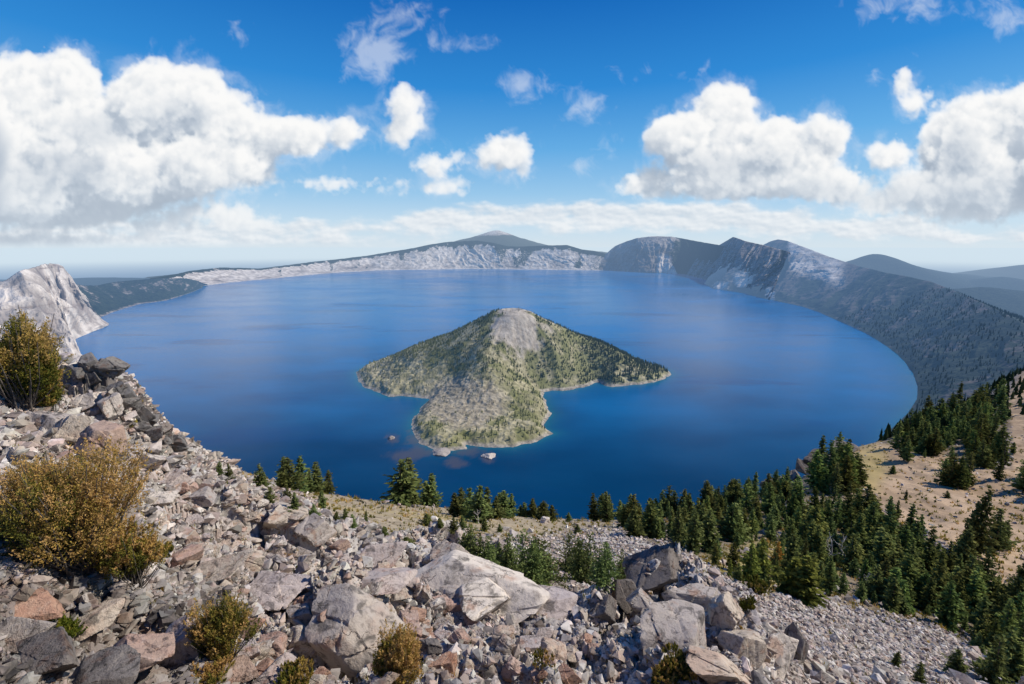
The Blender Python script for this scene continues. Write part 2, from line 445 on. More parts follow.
# ------------------------------------------------------------------ caldera rim: lofts between a shoreline and a skyline
def loft(name, stations, ncol, nrow, amp=0.1, gully=160.0, forest=None, pale=None, seed=0, back=1.0, prof=1.25, backdrop=2500.0, fine=1.0, rug=0.05, mat=None):
    """stations: (shore x, shore y, crest x, crest y, setback metres); photograph pixels set directions, the lake plane sets distances"""
    S = np.array(stations, float)
    sh = on_lake(S[:, 0], S[:, 1])
    rd = ray(S[:, 2], S[:, 3])
    hor = np.linalg.norm(sh[:, :2], axis=1) + S[:, 4]
    k = hor / np.linalg.norm(rd[:, :2], axis=1)
    cr = rd * k[:, None]; cr[:, 2] += CZ
    # resample along the shore
    dist = np.concatenate([[0], np.cumsum(np.maximum(np.linalg.norm(np.diff((sh + cr)[:, :2] / 2, axis=0), axis=1), 30.0))])
    # spread columns by picture width as well as by metres
    pxl = np.concatenate([[0], np.cumsum(np.hypot(np.diff(S[:, 2]), np.diff(S[:, 3])) + 0.5 * np.abs(np.diff(S[:, 0])) + 1)])
    tt = np.linspace(0, pxl[-1], ncol)
    dcol = np.interp(tt, pxl, dist)
    shc = np.stack([np.interp(tt, pxl, sh[:, i]) for i in range(3)], -1)
    crc = np.stack([np.interp(tt, pxl, cr[:, i]) for i in range(3)], -1)
    # smooth the straight runs a little
    for A in (shc, crc):
        ker = np.ones(5) / 5; P_ = np.pad(A, ((2, 2), (0, 0)), 'edge')
        for i in range(3): A[:, i] = np.convolve(P_[:, i], ker, 'valid')
    nf = int(nrow * 0.72)
    t = np.concatenate([[-0.06], np.linspace(0, 1, nf), 1 + np.linspace(0, 1, nrow - nf)[1:] ** 1.6])
    out = crc[:, :2] - shc[:, :2]; L = np.linalg.norm(out, axis=1, keepdims=True); out = out / np.maximum(L, 1)
    V = np.zeros((len(t), ncol, 3)); hgt = crc[:, 2]
    for i, ti in enumerate(t):
        if ti <= 1:
            V[i, :, :2] = shc[:, :2] + (crc[:, :2] - shc[:, :2]) * ti
            V[i, :, 2] = hgt * (np.sign(ti) * abs(ti) ** prof) if ti >= 0 else -40.0
        else:
            V[i, :, :2] = crc[:, :2] + out * backdrop * (ti - 1)
            V[i, :, 2] = hgt - (hgt + 250) * (ti - 1) ** 0.85 * back
    tg = np.clip(t, 0, 1)[:, None] * np.ones((1, ncol))
    A_ = np.broadcast_to(dcol[None, :], tg.shape)
    env = np.clip(4 * tg * (1 - tg), 0, 1) ** 0.7
    env = np.where((t > 1)[:, None], 0.25 * np.clip(t[:, None] - 1, 0, .4) / .4, env)
    Hh = np.broadcast_to(hgt[None, :], tg.shape)
    # gullies run down the slope, spurs between them
    q = np.stack([A_ / gully + 0.5 * perlin(np.stack([A_ / 500, tg * 2, 0 * tg], -1), seed + 9), tg * 1.1, np.full(tg.shape, seed * 3.7)], -1)
    gul = fbm(q, 5, 0.55, seed, ridged=True)
    q2 = V / 120.0
    iso = fbm(q2, 6, 0.55, seed + 20)
    V[..., 0] -= out[None, :, 0] * (gul * amp * Hh * env) ; V[..., 1] -= out[None, :, 1] * (gul * amp * Hh * env)
    V[..., 2] += np.where((t >= 0)[:, None], iso * (rug * Hh * env + fine * 6.0 * sstep(0.02, 0.1, tg)), 0)
    px, py, _ = project(V)
    fo = forest(px, py, tg, t[:, None] * np.ones((1, ncol)), gul, iso) if forest else np.zeros(tg.shape)
    pa = pale(px, py, tg, gul, iso) if pale else np.zeros(tg.shape)
    me = mesh_np(name, V.reshape(-1, 3), grid_faces(len(t), ncol), {'forest': np.clip(fo, 0, 1).ravel(), 'pale': np.clip(pa, 0, 1).ravel()}, True, mat or M_far)
    o = link(bpy.data.objects.new(name, me)); tag(o, kind='structure')
    return V

# left cliff: pale lit face, falling as a nose into the lake
loft('cliff', [(-120,470,-170,296,1500),(-60,425,-80,290,1300),(10,392,-20,285,1150),(48,380,4,280,1000),(75,371,20,271,900),(86,362,34,267,900),(78,351,44,264,900),(71,343,52,264,850),
               (80,337,59,264.5,620),(92,332,63,266.5,430),(103,328,67,273,300),(108,325.5,75,291,200),(109,324,87,307,120),(107,322.5,99,317,60),(100,321,100,318.5,30)],
     700, 220, amp=0.34, gully=330, seed=3, prof=1.35, backdrop=1500, rug=0.11, fine=2.5,
     forest=lambda px, py, t, tr, gl, iso: sstep(1.0, 1.25, tr) * 0.8 + sstep(0.55, 0.9, t) * sstep(0.1, -0.5, gl) * 0.25 + 0.42 * sstep(0.1, 0.4, iso) * sstep(0.2, 0.5, t),  # iso term paints cloud shadow on the cliff as dark forest patches
     pale=lambda px, py, t, gl, iso: 0.16 + 1.0 * gl + 0.9 * iso + 0.35 * sstep(0.45, 0.1, t))
# dark low headland behind it
loft('headland', [(60,330,40,290,900),(104,316,71,283,800),(112,312.5,84,285.5,800),(126,308,96,285.6,850),(140,304,116,281.5,900),(153,302.5,139,279.8,900),(166,300.5,163,278.2,850),(178,297,186,278.2,800),(190,293,199,281,600),(203,287.5,203.5,285.5,200)],
     420, 120, amp=0.32, gully=300, seed=11, prof=1.05, backdrop=3000, mat=M_hill, rug=0.08,
     forest=lambda px, py, t, tr, gl, iso: 0.92 + 0.30 * iso - 0.5 * np.maximum(gl, 0) * sstep(0.15, 0.5, t) - 0.5 * sstep(0.12, 0.02, t), pale=lambda px, py, t, gl, iso: 0.25 * np.maximum(gl, 0) * t)
# long far rim
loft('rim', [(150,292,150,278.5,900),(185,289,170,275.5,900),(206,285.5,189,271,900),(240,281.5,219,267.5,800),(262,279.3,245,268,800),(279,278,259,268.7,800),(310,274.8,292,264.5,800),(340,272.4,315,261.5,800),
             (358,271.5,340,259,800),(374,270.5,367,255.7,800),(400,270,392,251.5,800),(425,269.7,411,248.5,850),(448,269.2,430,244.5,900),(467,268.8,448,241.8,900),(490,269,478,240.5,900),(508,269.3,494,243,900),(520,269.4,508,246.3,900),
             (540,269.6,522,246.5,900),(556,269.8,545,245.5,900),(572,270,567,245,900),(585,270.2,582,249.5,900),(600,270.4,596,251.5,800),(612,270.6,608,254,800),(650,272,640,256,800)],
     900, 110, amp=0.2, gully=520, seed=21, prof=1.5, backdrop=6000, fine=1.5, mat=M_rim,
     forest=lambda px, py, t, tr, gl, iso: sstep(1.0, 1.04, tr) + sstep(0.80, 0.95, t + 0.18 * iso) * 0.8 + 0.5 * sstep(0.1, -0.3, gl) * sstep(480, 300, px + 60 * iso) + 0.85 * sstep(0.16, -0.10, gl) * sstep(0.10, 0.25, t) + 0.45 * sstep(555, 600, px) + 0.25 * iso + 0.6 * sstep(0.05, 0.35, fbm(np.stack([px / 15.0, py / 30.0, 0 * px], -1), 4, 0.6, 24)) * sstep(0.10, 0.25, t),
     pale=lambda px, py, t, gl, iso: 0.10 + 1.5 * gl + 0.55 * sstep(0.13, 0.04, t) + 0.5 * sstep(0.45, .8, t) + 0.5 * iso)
# dark domed mountain with a pale fan of scree
def fan(px, py):
    return sstep(5.5, 2.0, np.abs(px - (662 + (py - 254) * 0.25)) - (py - 253) * 0.32) * sstep(252, 257, py)
loft('mountain', [(596,270.2,596,262,500),(602,270.4,604,256,700),(608,270.6,608,252,800),(614,270.8,615,246,900),(625,271.5,626,241.5,1000),(638,272.5,637,238,1000),(650,273,649,236.6,1000),(660,273.3,660,236.2,1000),(672,273.6,671,236.6,1000),(682,274,681,238.2,1100),(694,275.5,693,240.5,1100),(704,277.5,706,242.8,1100),(716,281,719,245,1100),(735,287,740,250,1100)],
     360, 120, mat=M_rim, amp=0.24, gully=420, seed=31, prof=1.1, backdrop=4500,
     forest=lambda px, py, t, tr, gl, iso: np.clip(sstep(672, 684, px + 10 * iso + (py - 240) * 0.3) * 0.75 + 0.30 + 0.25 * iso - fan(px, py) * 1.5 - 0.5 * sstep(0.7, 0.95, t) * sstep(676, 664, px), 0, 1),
     pale=lambda px, py, t, gl, iso: 0.95 * fan(px, py) + 0.25 * sstep(0.55, 0.9, t) + 0.2 * gl)
# peak with a pointed top
loft('peak', [(686,275.3,700,254,500),(692,276,708,248,700),(698,277.5,719,245.2,800),(703,279,727,240.5,900),(708,281,733,236.8,1000),(713,284,739,238.6,1000),(722,288,745,241,1000),(740,292,763,245,1000),(770,300,790,252,1000)],
     260, 110, mat=M_rim, amp=0.22, gully=300, seed=37, prof=1.1, backdrop=3500,
     forest=lambda px, py, t, tr, gl, iso: 0.58 + 0.25 * iso - 0.3 * gl, pale=lambda px, py, t, gl, iso: 0.15 + 0.1 * gl)
# bluff and the long dark wall on the right
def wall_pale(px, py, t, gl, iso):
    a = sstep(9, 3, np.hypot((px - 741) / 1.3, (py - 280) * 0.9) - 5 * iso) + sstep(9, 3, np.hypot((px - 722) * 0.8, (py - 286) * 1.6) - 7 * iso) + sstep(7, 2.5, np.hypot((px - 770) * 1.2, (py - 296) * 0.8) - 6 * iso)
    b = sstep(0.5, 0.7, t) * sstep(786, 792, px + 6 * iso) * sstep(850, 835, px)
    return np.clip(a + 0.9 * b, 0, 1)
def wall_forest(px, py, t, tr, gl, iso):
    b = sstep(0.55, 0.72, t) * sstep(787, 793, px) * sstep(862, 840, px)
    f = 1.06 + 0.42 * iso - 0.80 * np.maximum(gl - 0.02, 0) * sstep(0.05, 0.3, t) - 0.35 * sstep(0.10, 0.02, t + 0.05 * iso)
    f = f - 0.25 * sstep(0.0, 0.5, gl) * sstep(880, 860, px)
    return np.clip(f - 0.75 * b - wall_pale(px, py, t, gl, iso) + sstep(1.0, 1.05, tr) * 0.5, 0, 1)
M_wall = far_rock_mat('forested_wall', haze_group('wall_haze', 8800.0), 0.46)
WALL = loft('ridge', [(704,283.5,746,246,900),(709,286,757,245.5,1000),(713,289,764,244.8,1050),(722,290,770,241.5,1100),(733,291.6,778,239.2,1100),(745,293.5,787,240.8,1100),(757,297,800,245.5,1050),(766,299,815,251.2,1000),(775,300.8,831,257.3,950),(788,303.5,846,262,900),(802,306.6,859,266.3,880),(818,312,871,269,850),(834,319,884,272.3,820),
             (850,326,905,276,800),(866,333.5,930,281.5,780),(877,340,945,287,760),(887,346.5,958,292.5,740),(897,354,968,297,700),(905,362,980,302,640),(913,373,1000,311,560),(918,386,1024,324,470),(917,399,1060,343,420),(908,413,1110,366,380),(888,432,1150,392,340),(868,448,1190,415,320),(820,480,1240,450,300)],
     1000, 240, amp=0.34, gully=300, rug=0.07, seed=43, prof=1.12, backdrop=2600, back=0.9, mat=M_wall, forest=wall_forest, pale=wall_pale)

# ------------------------------------------------------------------ distant hills beyond the rim
def cone_hill(name, pts, Y, base_z, depth, forest=0.9, pale_top=0.0, seed=0, mat=None):
    """a hill whose skyline passes through the given photograph points at forward distance Y"""
    pts = np.array(pts, float)
    n, mrow = 160, 50
    xs = np.linspace(pts[0, 0], pts[-1, 0], n); ys = np.interp(xs, pts[:, 0], pts[:, 1])
    ker = np.ones(7) / 7; ys = np.convolve(np.pad(ys, 3, 'edge'), ker, 'valid')
    C = at_depth(xs, ys, np.full(n, Y))
    s = np.linspace(-1, 1, mrow)
    V = np.zeros((mrow, n, 3))
    for i, si in enumerate(s):
        f = 1 - abs(si) ** 1.15
        V[i, :, 0] = C[:, 0]; V[i, :, 1] = Y + si * depth
        V[i, :, 2] = base_z + np.maximum(C[:, 2] - base_z, 0) * f
    V[..., 2] += fbm(V / (depth * 0.25), 5, 0.5, seed) * (C[:, 2].max() - base_z) * 0.06 * (1 - np.abs(s))[:, None]
    hrel = (V[..., 2] - base_z) / max(1, C[:, 2].max() - base_z)
    pt = sstep(0.80, 0.93, hrel + 0.05 * fbm(V / 500.0, 3, 0.5, 7)) * pale_top
    me = mesh_np(name, V.reshape(-1, 3), grid_faces(mrow, n), {'forest': np.clip(forest - 1.5 * pt, 0, 1).ravel(), 'pale': pt.ravel()}, True, mat or M_hill)
    o = link(bpy.data.objects.new(name, me)); tag(o, kind='structure')
cone_hill('mountain', [(380,258),(430,247),(458,241),(475,236),(487,231.5),(495,229.3),(503,230.5),(515,235.5),(530,240.5),(548,245),(580,249),(640,256)], 15500, -150, 3500, 0.95, 1.0, 71, mat=M_rim)
cone_hill('hill', [(820,276),(845,263),(858,259.5),(868,255.5),(877,253),(884,255),(895,260.5),(912,266),(935,271),(965,274.5),(1010,280)], 8200, -150, 1800, 0.95, 0, 73)
cone_hill('hill', [(900,282),(930,279),(950,276.5),(969,273.5),(985,275),(1005,270),(1017,266),(1035,264),(1060,268),(1120,276),(1180,280)], 9000, -150, 1800, 0.9, 0, 75)
cone_hill('hill', [(930,290),(960,284),(985,279.5),(1004,276.2),(1020,279),(1045,284),(1080,280),(1130,279),(1200,284)], 7000, -150, 1300, 0.9, 0, 77)
cone_hill('hill', [(880,296),(940,290),(985,287.0),(1020,290),(1070,295),(1130,292),(1220,300)], 5000, -150, 1000, 0.9, 0, 79)
cone_hill('hill', [(-160,284),(-60,279),(30,280),(90,277.5),(130,277.5),(165,280),(185,288)], 7800, -150, 1300, 0.9, 0, 81)

# ------------------------------------------------------------------ ground: one sheet to the horizon
def make_ground():
    r = np.concatenate([[0], np.geomspace(900, 260000, 60)]); a = np.linspace(0, 2 * np.pi, 97)
    V = np.stack([np.outer(r, np.cos(a)), np.outer(r, np.sin(a)), np.full((len(r), len(a)), -150.0)], -1)
    m, gm = new_mat('forested_plain')
    pos = gm.n('ShaderNodeNewGeometry').outputs['Position']
    n1 = gm.noise(pos, 0.0006, 6.0, 0.6).outputs[0]
    col = gm.mix(gm.ss(n1, 0.4, 0.62), (0.020, 0.032, 0.020), (0.075, 0.080, 0.045))
    b = gm.n('ShaderNodeBsdfDiffuse', {'Color': col})
    out_hazed(gm, b.outputs[0], HAZE_LOW)
    tag(link(bpy.data.objects.new('ground', mesh_np('ground', V.reshape(-1, 3), grid_faces(len(r), len(a)), None, True, m))), kind='structure')
make_ground()

# ------------------------------------------------------------------ island
ISL_PX = [(356,372.6),(360,383),(366,388),(372,390),(380,394),(388,397),(399,396),(411,396.5),(421,398),(430,399),(424,404),(420,409.5),(414,417),(411,425),(415,436),(423,445),(433,449.5),(442.5,451),(455,450.5),(467,449),(466,444.7),(475,446),(485,447),(500,446.6),(513,447.5),(526,444),(537,441),(546,437),(554,433.5),(548,430),(544.5,427),(548,420),(552,413),(548,408),(546,402.5),(543,397),(543,392),
          (552,390.8),(562,391),(576,389),(590,385),(599,381.5),(604,384.5),(611,387),(620,386.2),(629,385),(643,384.5),(657,382),(665,378.5),(671,374.5),(668,370.5),(660,368.5),(650,366),(640,362),(628,356),(612,351),(580,347),(545,345),(505,345),(470,346),(435,349),(405,354),(382,361),(366,366)]
ISL = on_lake(*np.array(ISL_PX).T)[:, :2]
APEX = at_depth(512, 307, 1960.0)
def island_height(x, y):
    ins = inside(ISL, x, y)
    d = seg_dist(ISL, x, y) * np.where(ins, 1, -1)
    P2 = np.stack([x, y, np.zeros_like(x)], -1)
    d2 = d + 16 * fbm(P2 / 70.0, 5, 0.6, 90)
    base = np.clip(d2, -40, 40) * 0.22 + 9 * sstep(0, 50, d2)
    lum = fbm(P2 / 34.0, 5, 0.6, 91, ridged=True)
    base = base + np.where(d2 > 0, lum * 8.0 * sstep(0, 25, d2), 0)
    rr = np.hypot(x - APEX[0], (y - APEX[1]) * 1.0)
    ang = np.arctan2(y - APEX[1], x - APEX[0])
    gl = fbm(np.stack([np.cos(ang) * 4, np.sin(ang) * 4, rr / 900], -1), 4, 0.5, 92)
    rq = rr * (1 + 0.22 * sstep(0, -1, (y - APEX[1]) / np.maximum(rr, 1)))
    k = np.interp(rq, [0, 45, 90, 139, 313, 490, 650, 820], [268, 284, 270, 240, 152, 68, 14, 0])
    k = k + gl * 14 * sstep(60, 180, rr) * sstep(600, 300, rr)
    crater = 0
    k = k * sstep(620, 520, x - APEX[0])
    h = np.maximum(base, 0) * sstep(160, 60, k) + k * sstep(-25, 230, d2) + crater
    h = np.where(d2 > 0, np.maximum(h, base), base) + fbm(P2 / 16.0, 4, 0.55, 93) * 1.6 * sstep(0, 10, d2)
    return np.where(d2 > -25, h, -12), d2, rr
def make_island():
    n = 620
    gx = np.linspace(ISL[:, 0].min() - 60, ISL[:, 0].max() + 60, n); gy = np.linspace(ISL[:, 1].min() - 60, ISL[:, 1].max() + 60, n)
    X, Y = np.meshgrid(gx, gy)
    Z, d2, rr = island_height(X, Y)
    V = np.stack([X, Y, Z], -1)
    px, py, _ = project(V)
    P2 = np.stack([X, Y, Z * 0], -1); nz = fbm(P2 / 70.0, 5, 0.55, 95)
    scree = np.clip(sstep(1.0, 0.65, np.hypot((px - 518) / 31, (py - 330) / 30) + 0.75 * nz) + sstep(75, 40, rr), 0, 1)
    lava = sstep(1.0, 0.6, np.hypot((px - 462) / 52, (py - 402) / 30) + 0.35 * nz) + 0.55 * sstep(440, 380, px) * sstep(0.1, 0.4, nz + .2)
    shore = sstep(16, 4, d2)
    bottom = sstep(1, .5, np.hypot((px - 437) / 38, (py - 428) / 20))
    veg = np.clip((0.50 + 1.9 * nz + 0.55 * np.exp(-((px - 590) / 50) ** 2 - ((py - 358) / 26) ** 2) - 0.62 * np.clip(lava, 0, 1) - 0.95 * scree - 0.5 * shore), 0, 1)
    m, gm = new_mat('island_ground')
    pos = gm.n('ShaderNodeNewGeometry').outputs['Position']
    a1 = gm.noise(pos, 0.05, 6.0, 0.65).outputs[0]; a2 = gm.noise(pos, 0.011, 4.0, 0.6).outputs[0]
    col = gm.mix(gm.ss(a1, 0.35, 0.66), (0.24, 0.215, 0.115), (0.46, 0.405, 0.25))
    col = gm.mix(gm.m('MULTIPLY', gm.ss(a2, 0.48, 0.62), 0.6), col, (0.16, 0.155, 0.065))
    col = gm.mix(gm.m('MULTIPLY', gm.ss(gm.m('ADD', gm.attr('veg').outputs['Fac'], gm.m('MULTIPLY', gm.m('SUBTRACT', a1, 0.5), 1.2)), 0.45, 0.8), 0.72), col, gm.mix(a2, (0.085, 0.102, 0.034), (0.22, 0.215, 0.070)))
    col = gm.mix(gm.m('MULTIPLY', gm.attr('lava').outputs['Fac'], 0.65), col, gm.mix(gm.ss(a1, 0.35, 0.65), (0.22, 0.18, 0.14), (0.40, 0.34, 0.265)))
    col = gm.mix(gm.attr('scree').outputs['Fac'], col, gm.mix(gm.ss(a1, 0.3, 0.7), (0.33, 0.28, 0.22), (0.52, 0.455, 0.37)))
    col = gm.mix(gm.m('MULTIPLY', gm.attr('shore').outputs['Fac'], 0.9), col, gm.mix(gm.ss(a1, 0.4, 0.6), (0.20, 0.175, 0.145), (0.42, 0.37, 0.30)))
    bp = gm.n('ShaderNodeBump', {'Strength': 0.8, 'Distance': 4.0, 'Height': a1})
    b = gm.n('ShaderNodeBsdfPrincipled', {'Base Color': col, 'Roughness': 0.95, 'Specular IOR Level': 0.1, 'Normal': bp.outputs[0]})
    out_hazed(gm, b.outputs[0])
    F4 = grid_faces(n, n); keep = d2.ravel()[F4].max(1) > -30
    o = link(bpy.data.objects.new('island', mesh_np('island', V.reshape(-1, 3), F4[keep], {'scree': scree.ravel(), 'lava': np.clip(lava, 0, 1).ravel(), 'shore': shore.ravel(), 'veg': veg.ravel()}, True, m)))
    tag(o, kind='structure')
    # candidates for trees: thinner on lava and scree
    return X, Y, Z, d2, scree, np.clip(lava, 0, 1), nz, px, py
ISLE = make_island()

# far conifers, hundreds of metres to kilometres away: one mass
def far_forest(name, P3, hts, mat, seed, shade):
    r = np.random.default_rng(seed); n = len(P3)
    # a little conifer: three stacked ragged skirts of five sides
    lv = [(0.0, 0.05, 0.10), (0.02, 1.0, 0.55), (0.34, 0.78, 0.82), (0.62, 0.5, 1.0)]
    vs, fs = [], []
    k5 = 5
    for zb, rb, zt in lv[1:]:
        o0 = len(vs)
        for j in range(k5):
            a = 2 * np.pi * j / k5 + zb * 7; vs.append((np.cos(a) * rb, np.sin(a) * rb, zb))
        vs.append((0, 0, zt))
        for j in range(k5): fs.append((o0 + j, o0 + (j + 1) % k5, o0 + k5))
    T = np.array(vs); FT = np.array(fs); nv = len(T)
    ang = r.random(n) * 6.28; wd = hts * r.uniform(0.13, 0.22, n)
    jt = 1 + 0.35 * r.standard_normal((n, nv)).clip(-1.5, 1.5) * 0.5
    ca, sa = np.cos(ang)[:, None], np.sin(ang)[:, None]
    X = (T[None, :, 0] * ca - T[None, :, 1] * sa) * wd[:, None] * jt; Yy = (T[None, :, 0] * sa + T[None, :, 1] * ca) * wd[:, None] * jt
    Z = T[None, :, 2] * hts[:, None] * (1 + 0.06 * (jt - 1))
    V = np.stack([X + P3[:, None, 0], Yy + P3[:, None, 1], Z + P3[:, None, 2] - 0.4], -1).reshape(-1, 3)
    Fc = (FT[None] + (np.arange(n) * nv)[:, None, None]).reshape(-1, 3)
    sh = np.repeat(shade, nv)
    o = link(bpy.data.objects.new(name, mesh_np(name, V, Fc, {'tone': sh}, False, mat)))
    tag(o, kind='stuff')
    return o
def far_tree_mat(name, cols):
    m, gm = new_mat(name)
    r = gm.n('ShaderNodeValToRGB', {0: gm.attr('tone').outputs['Fac']})
    e = r.color_ramp.elements
    e[0].color = (*cols[0], 1); e[1].color = (*cols[-1], 1)
    for i, c in enumerate(cols[1:-1]): x = e.new((i + 1) / (len(cols) - 1)); x.color = (*c, 1)
    b = gm.n('ShaderNodeBsdfDiffuse', {'Color': r.outputs[0]})
    out_hazed(gm, b.outputs[0])
    return m
def island_forest():
    X, Y, Z, d2, scree, lava, nz, px, py = ISLE
    r = np.random.default_rng(17)
    n = 34000
    i = r.integers(0, X.size, n)
    dens = np.clip(0.50 + 1.9 * nz.ravel()[i] + 0.4 * (py.ravel()[i] < 372) - 0.42 * lava.ravel()[i] - 0.85 * scree.ravel()[i], 0.07, 1)
    pxr, pyr = px.ravel()[i], py.ravel()[i]
    dens *= np.where((pxr < 440) & (pyr > 358), 0.55, 1)
    dens *= np.where((np.hypot((pxr - 585) / 60, (pyr - 360) / 30) < 1), 2.2, 1) * np.where(pyr > 385, 0.7, 1)
    ok = (r.random(n) < dens * 0.8) & (d2.ravel()[i] > 9)
    i = i[ok]; pxr = pxr[ok]; pyr = pyr[ok]
    cx = (X[0, 1] - X[0, 0]); cy = (Y[1, 0] - Y[0, 0])
    x = X.ravel()[i] + r.uniform(-.5, .5, len(i)) * cx; y = Y.ravel()[i] + r.uniform(-.5, .5, len(i)) * cy
    P3 = np.stack([x, y, Z.ravel()[i]], -1)
    h = r.uniform(6, 14, len(i)) * (1 + 0.5 * sstep(560, 620, pxr)) * np.where(lava.ravel()[i] > 0.5, 0.65, 1) * np.where(scree.ravel()[i] > .5, 0.5, 1)
    # darker on the densely wooded right flank, greyer olive on the left, bright olive by the front shore
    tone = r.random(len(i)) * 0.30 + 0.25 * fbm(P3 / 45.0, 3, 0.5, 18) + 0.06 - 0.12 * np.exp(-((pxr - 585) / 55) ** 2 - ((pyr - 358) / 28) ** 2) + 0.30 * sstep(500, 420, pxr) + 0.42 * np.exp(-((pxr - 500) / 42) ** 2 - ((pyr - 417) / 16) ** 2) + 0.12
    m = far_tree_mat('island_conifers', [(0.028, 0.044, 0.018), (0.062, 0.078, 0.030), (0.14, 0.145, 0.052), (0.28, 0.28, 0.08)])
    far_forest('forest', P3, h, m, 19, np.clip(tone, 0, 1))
island_forest()
def wall_forest_trees():
    r = np.random.default_rng(23)
    nr, nc, _ = WALL.shape
    px, py, fw = project(WALL)
    t = np.linspace(0, 1, nr)
    n = 130000
    i = r.integers(3, nr - 2, n); j = r.integers(0, nc - 1, n)
    dd = np.linalg.norm(WALL[i, j, :2], axis=1)
    Vd = WALL[np.minimum(i + 1, nr - 1), j] - WALL[i, j]; Vc = WALL[i, np.minimum(j + 1, nc - 1)] - WALL[i, j]
    area = np.linalg.norm(np.cross(Vd, Vc), axis=1)
    nz = fbm(WALL[i, j] / 110.0, 4, 0.55, 25)
    gd = wall_pale(px[i, j], py[i, j], np.clip(i / (nr * 0.72), 0, 1), 0, 0)
    ok = (dd < 4200) & (r.random(n) < np.clip(area / 420 * (1.0 + 1.2 * nz), 0, 1)) & (gd < 0.3) & (WALL[i, j, 2] > 6)
    i, j = i[ok], j[ok]; u = r.random(len(i)); v = r.random(len(i))
    A = WALL[i, j] * (1 - u)[:, None] + WALL[np.minimum(i + 1, nr - 1), j] * u[:, None]
    Bp = WALL[i, np.minimum(j + 1, nc - 1)] - WALL[i, j]
    P3 = A + Bp * v[:, None]
    h = r.uniform(8, 20, len(i))
    m = far_tree_mat('wall_conifers', [(0.009, 0.017, 0.010), (0.018, 0.030, 0.015), (0.036, 0.050, 0.022)])
    far_forest('forest', P3, h, m, 27, r.random(len(i)))
wall_forest_trees()

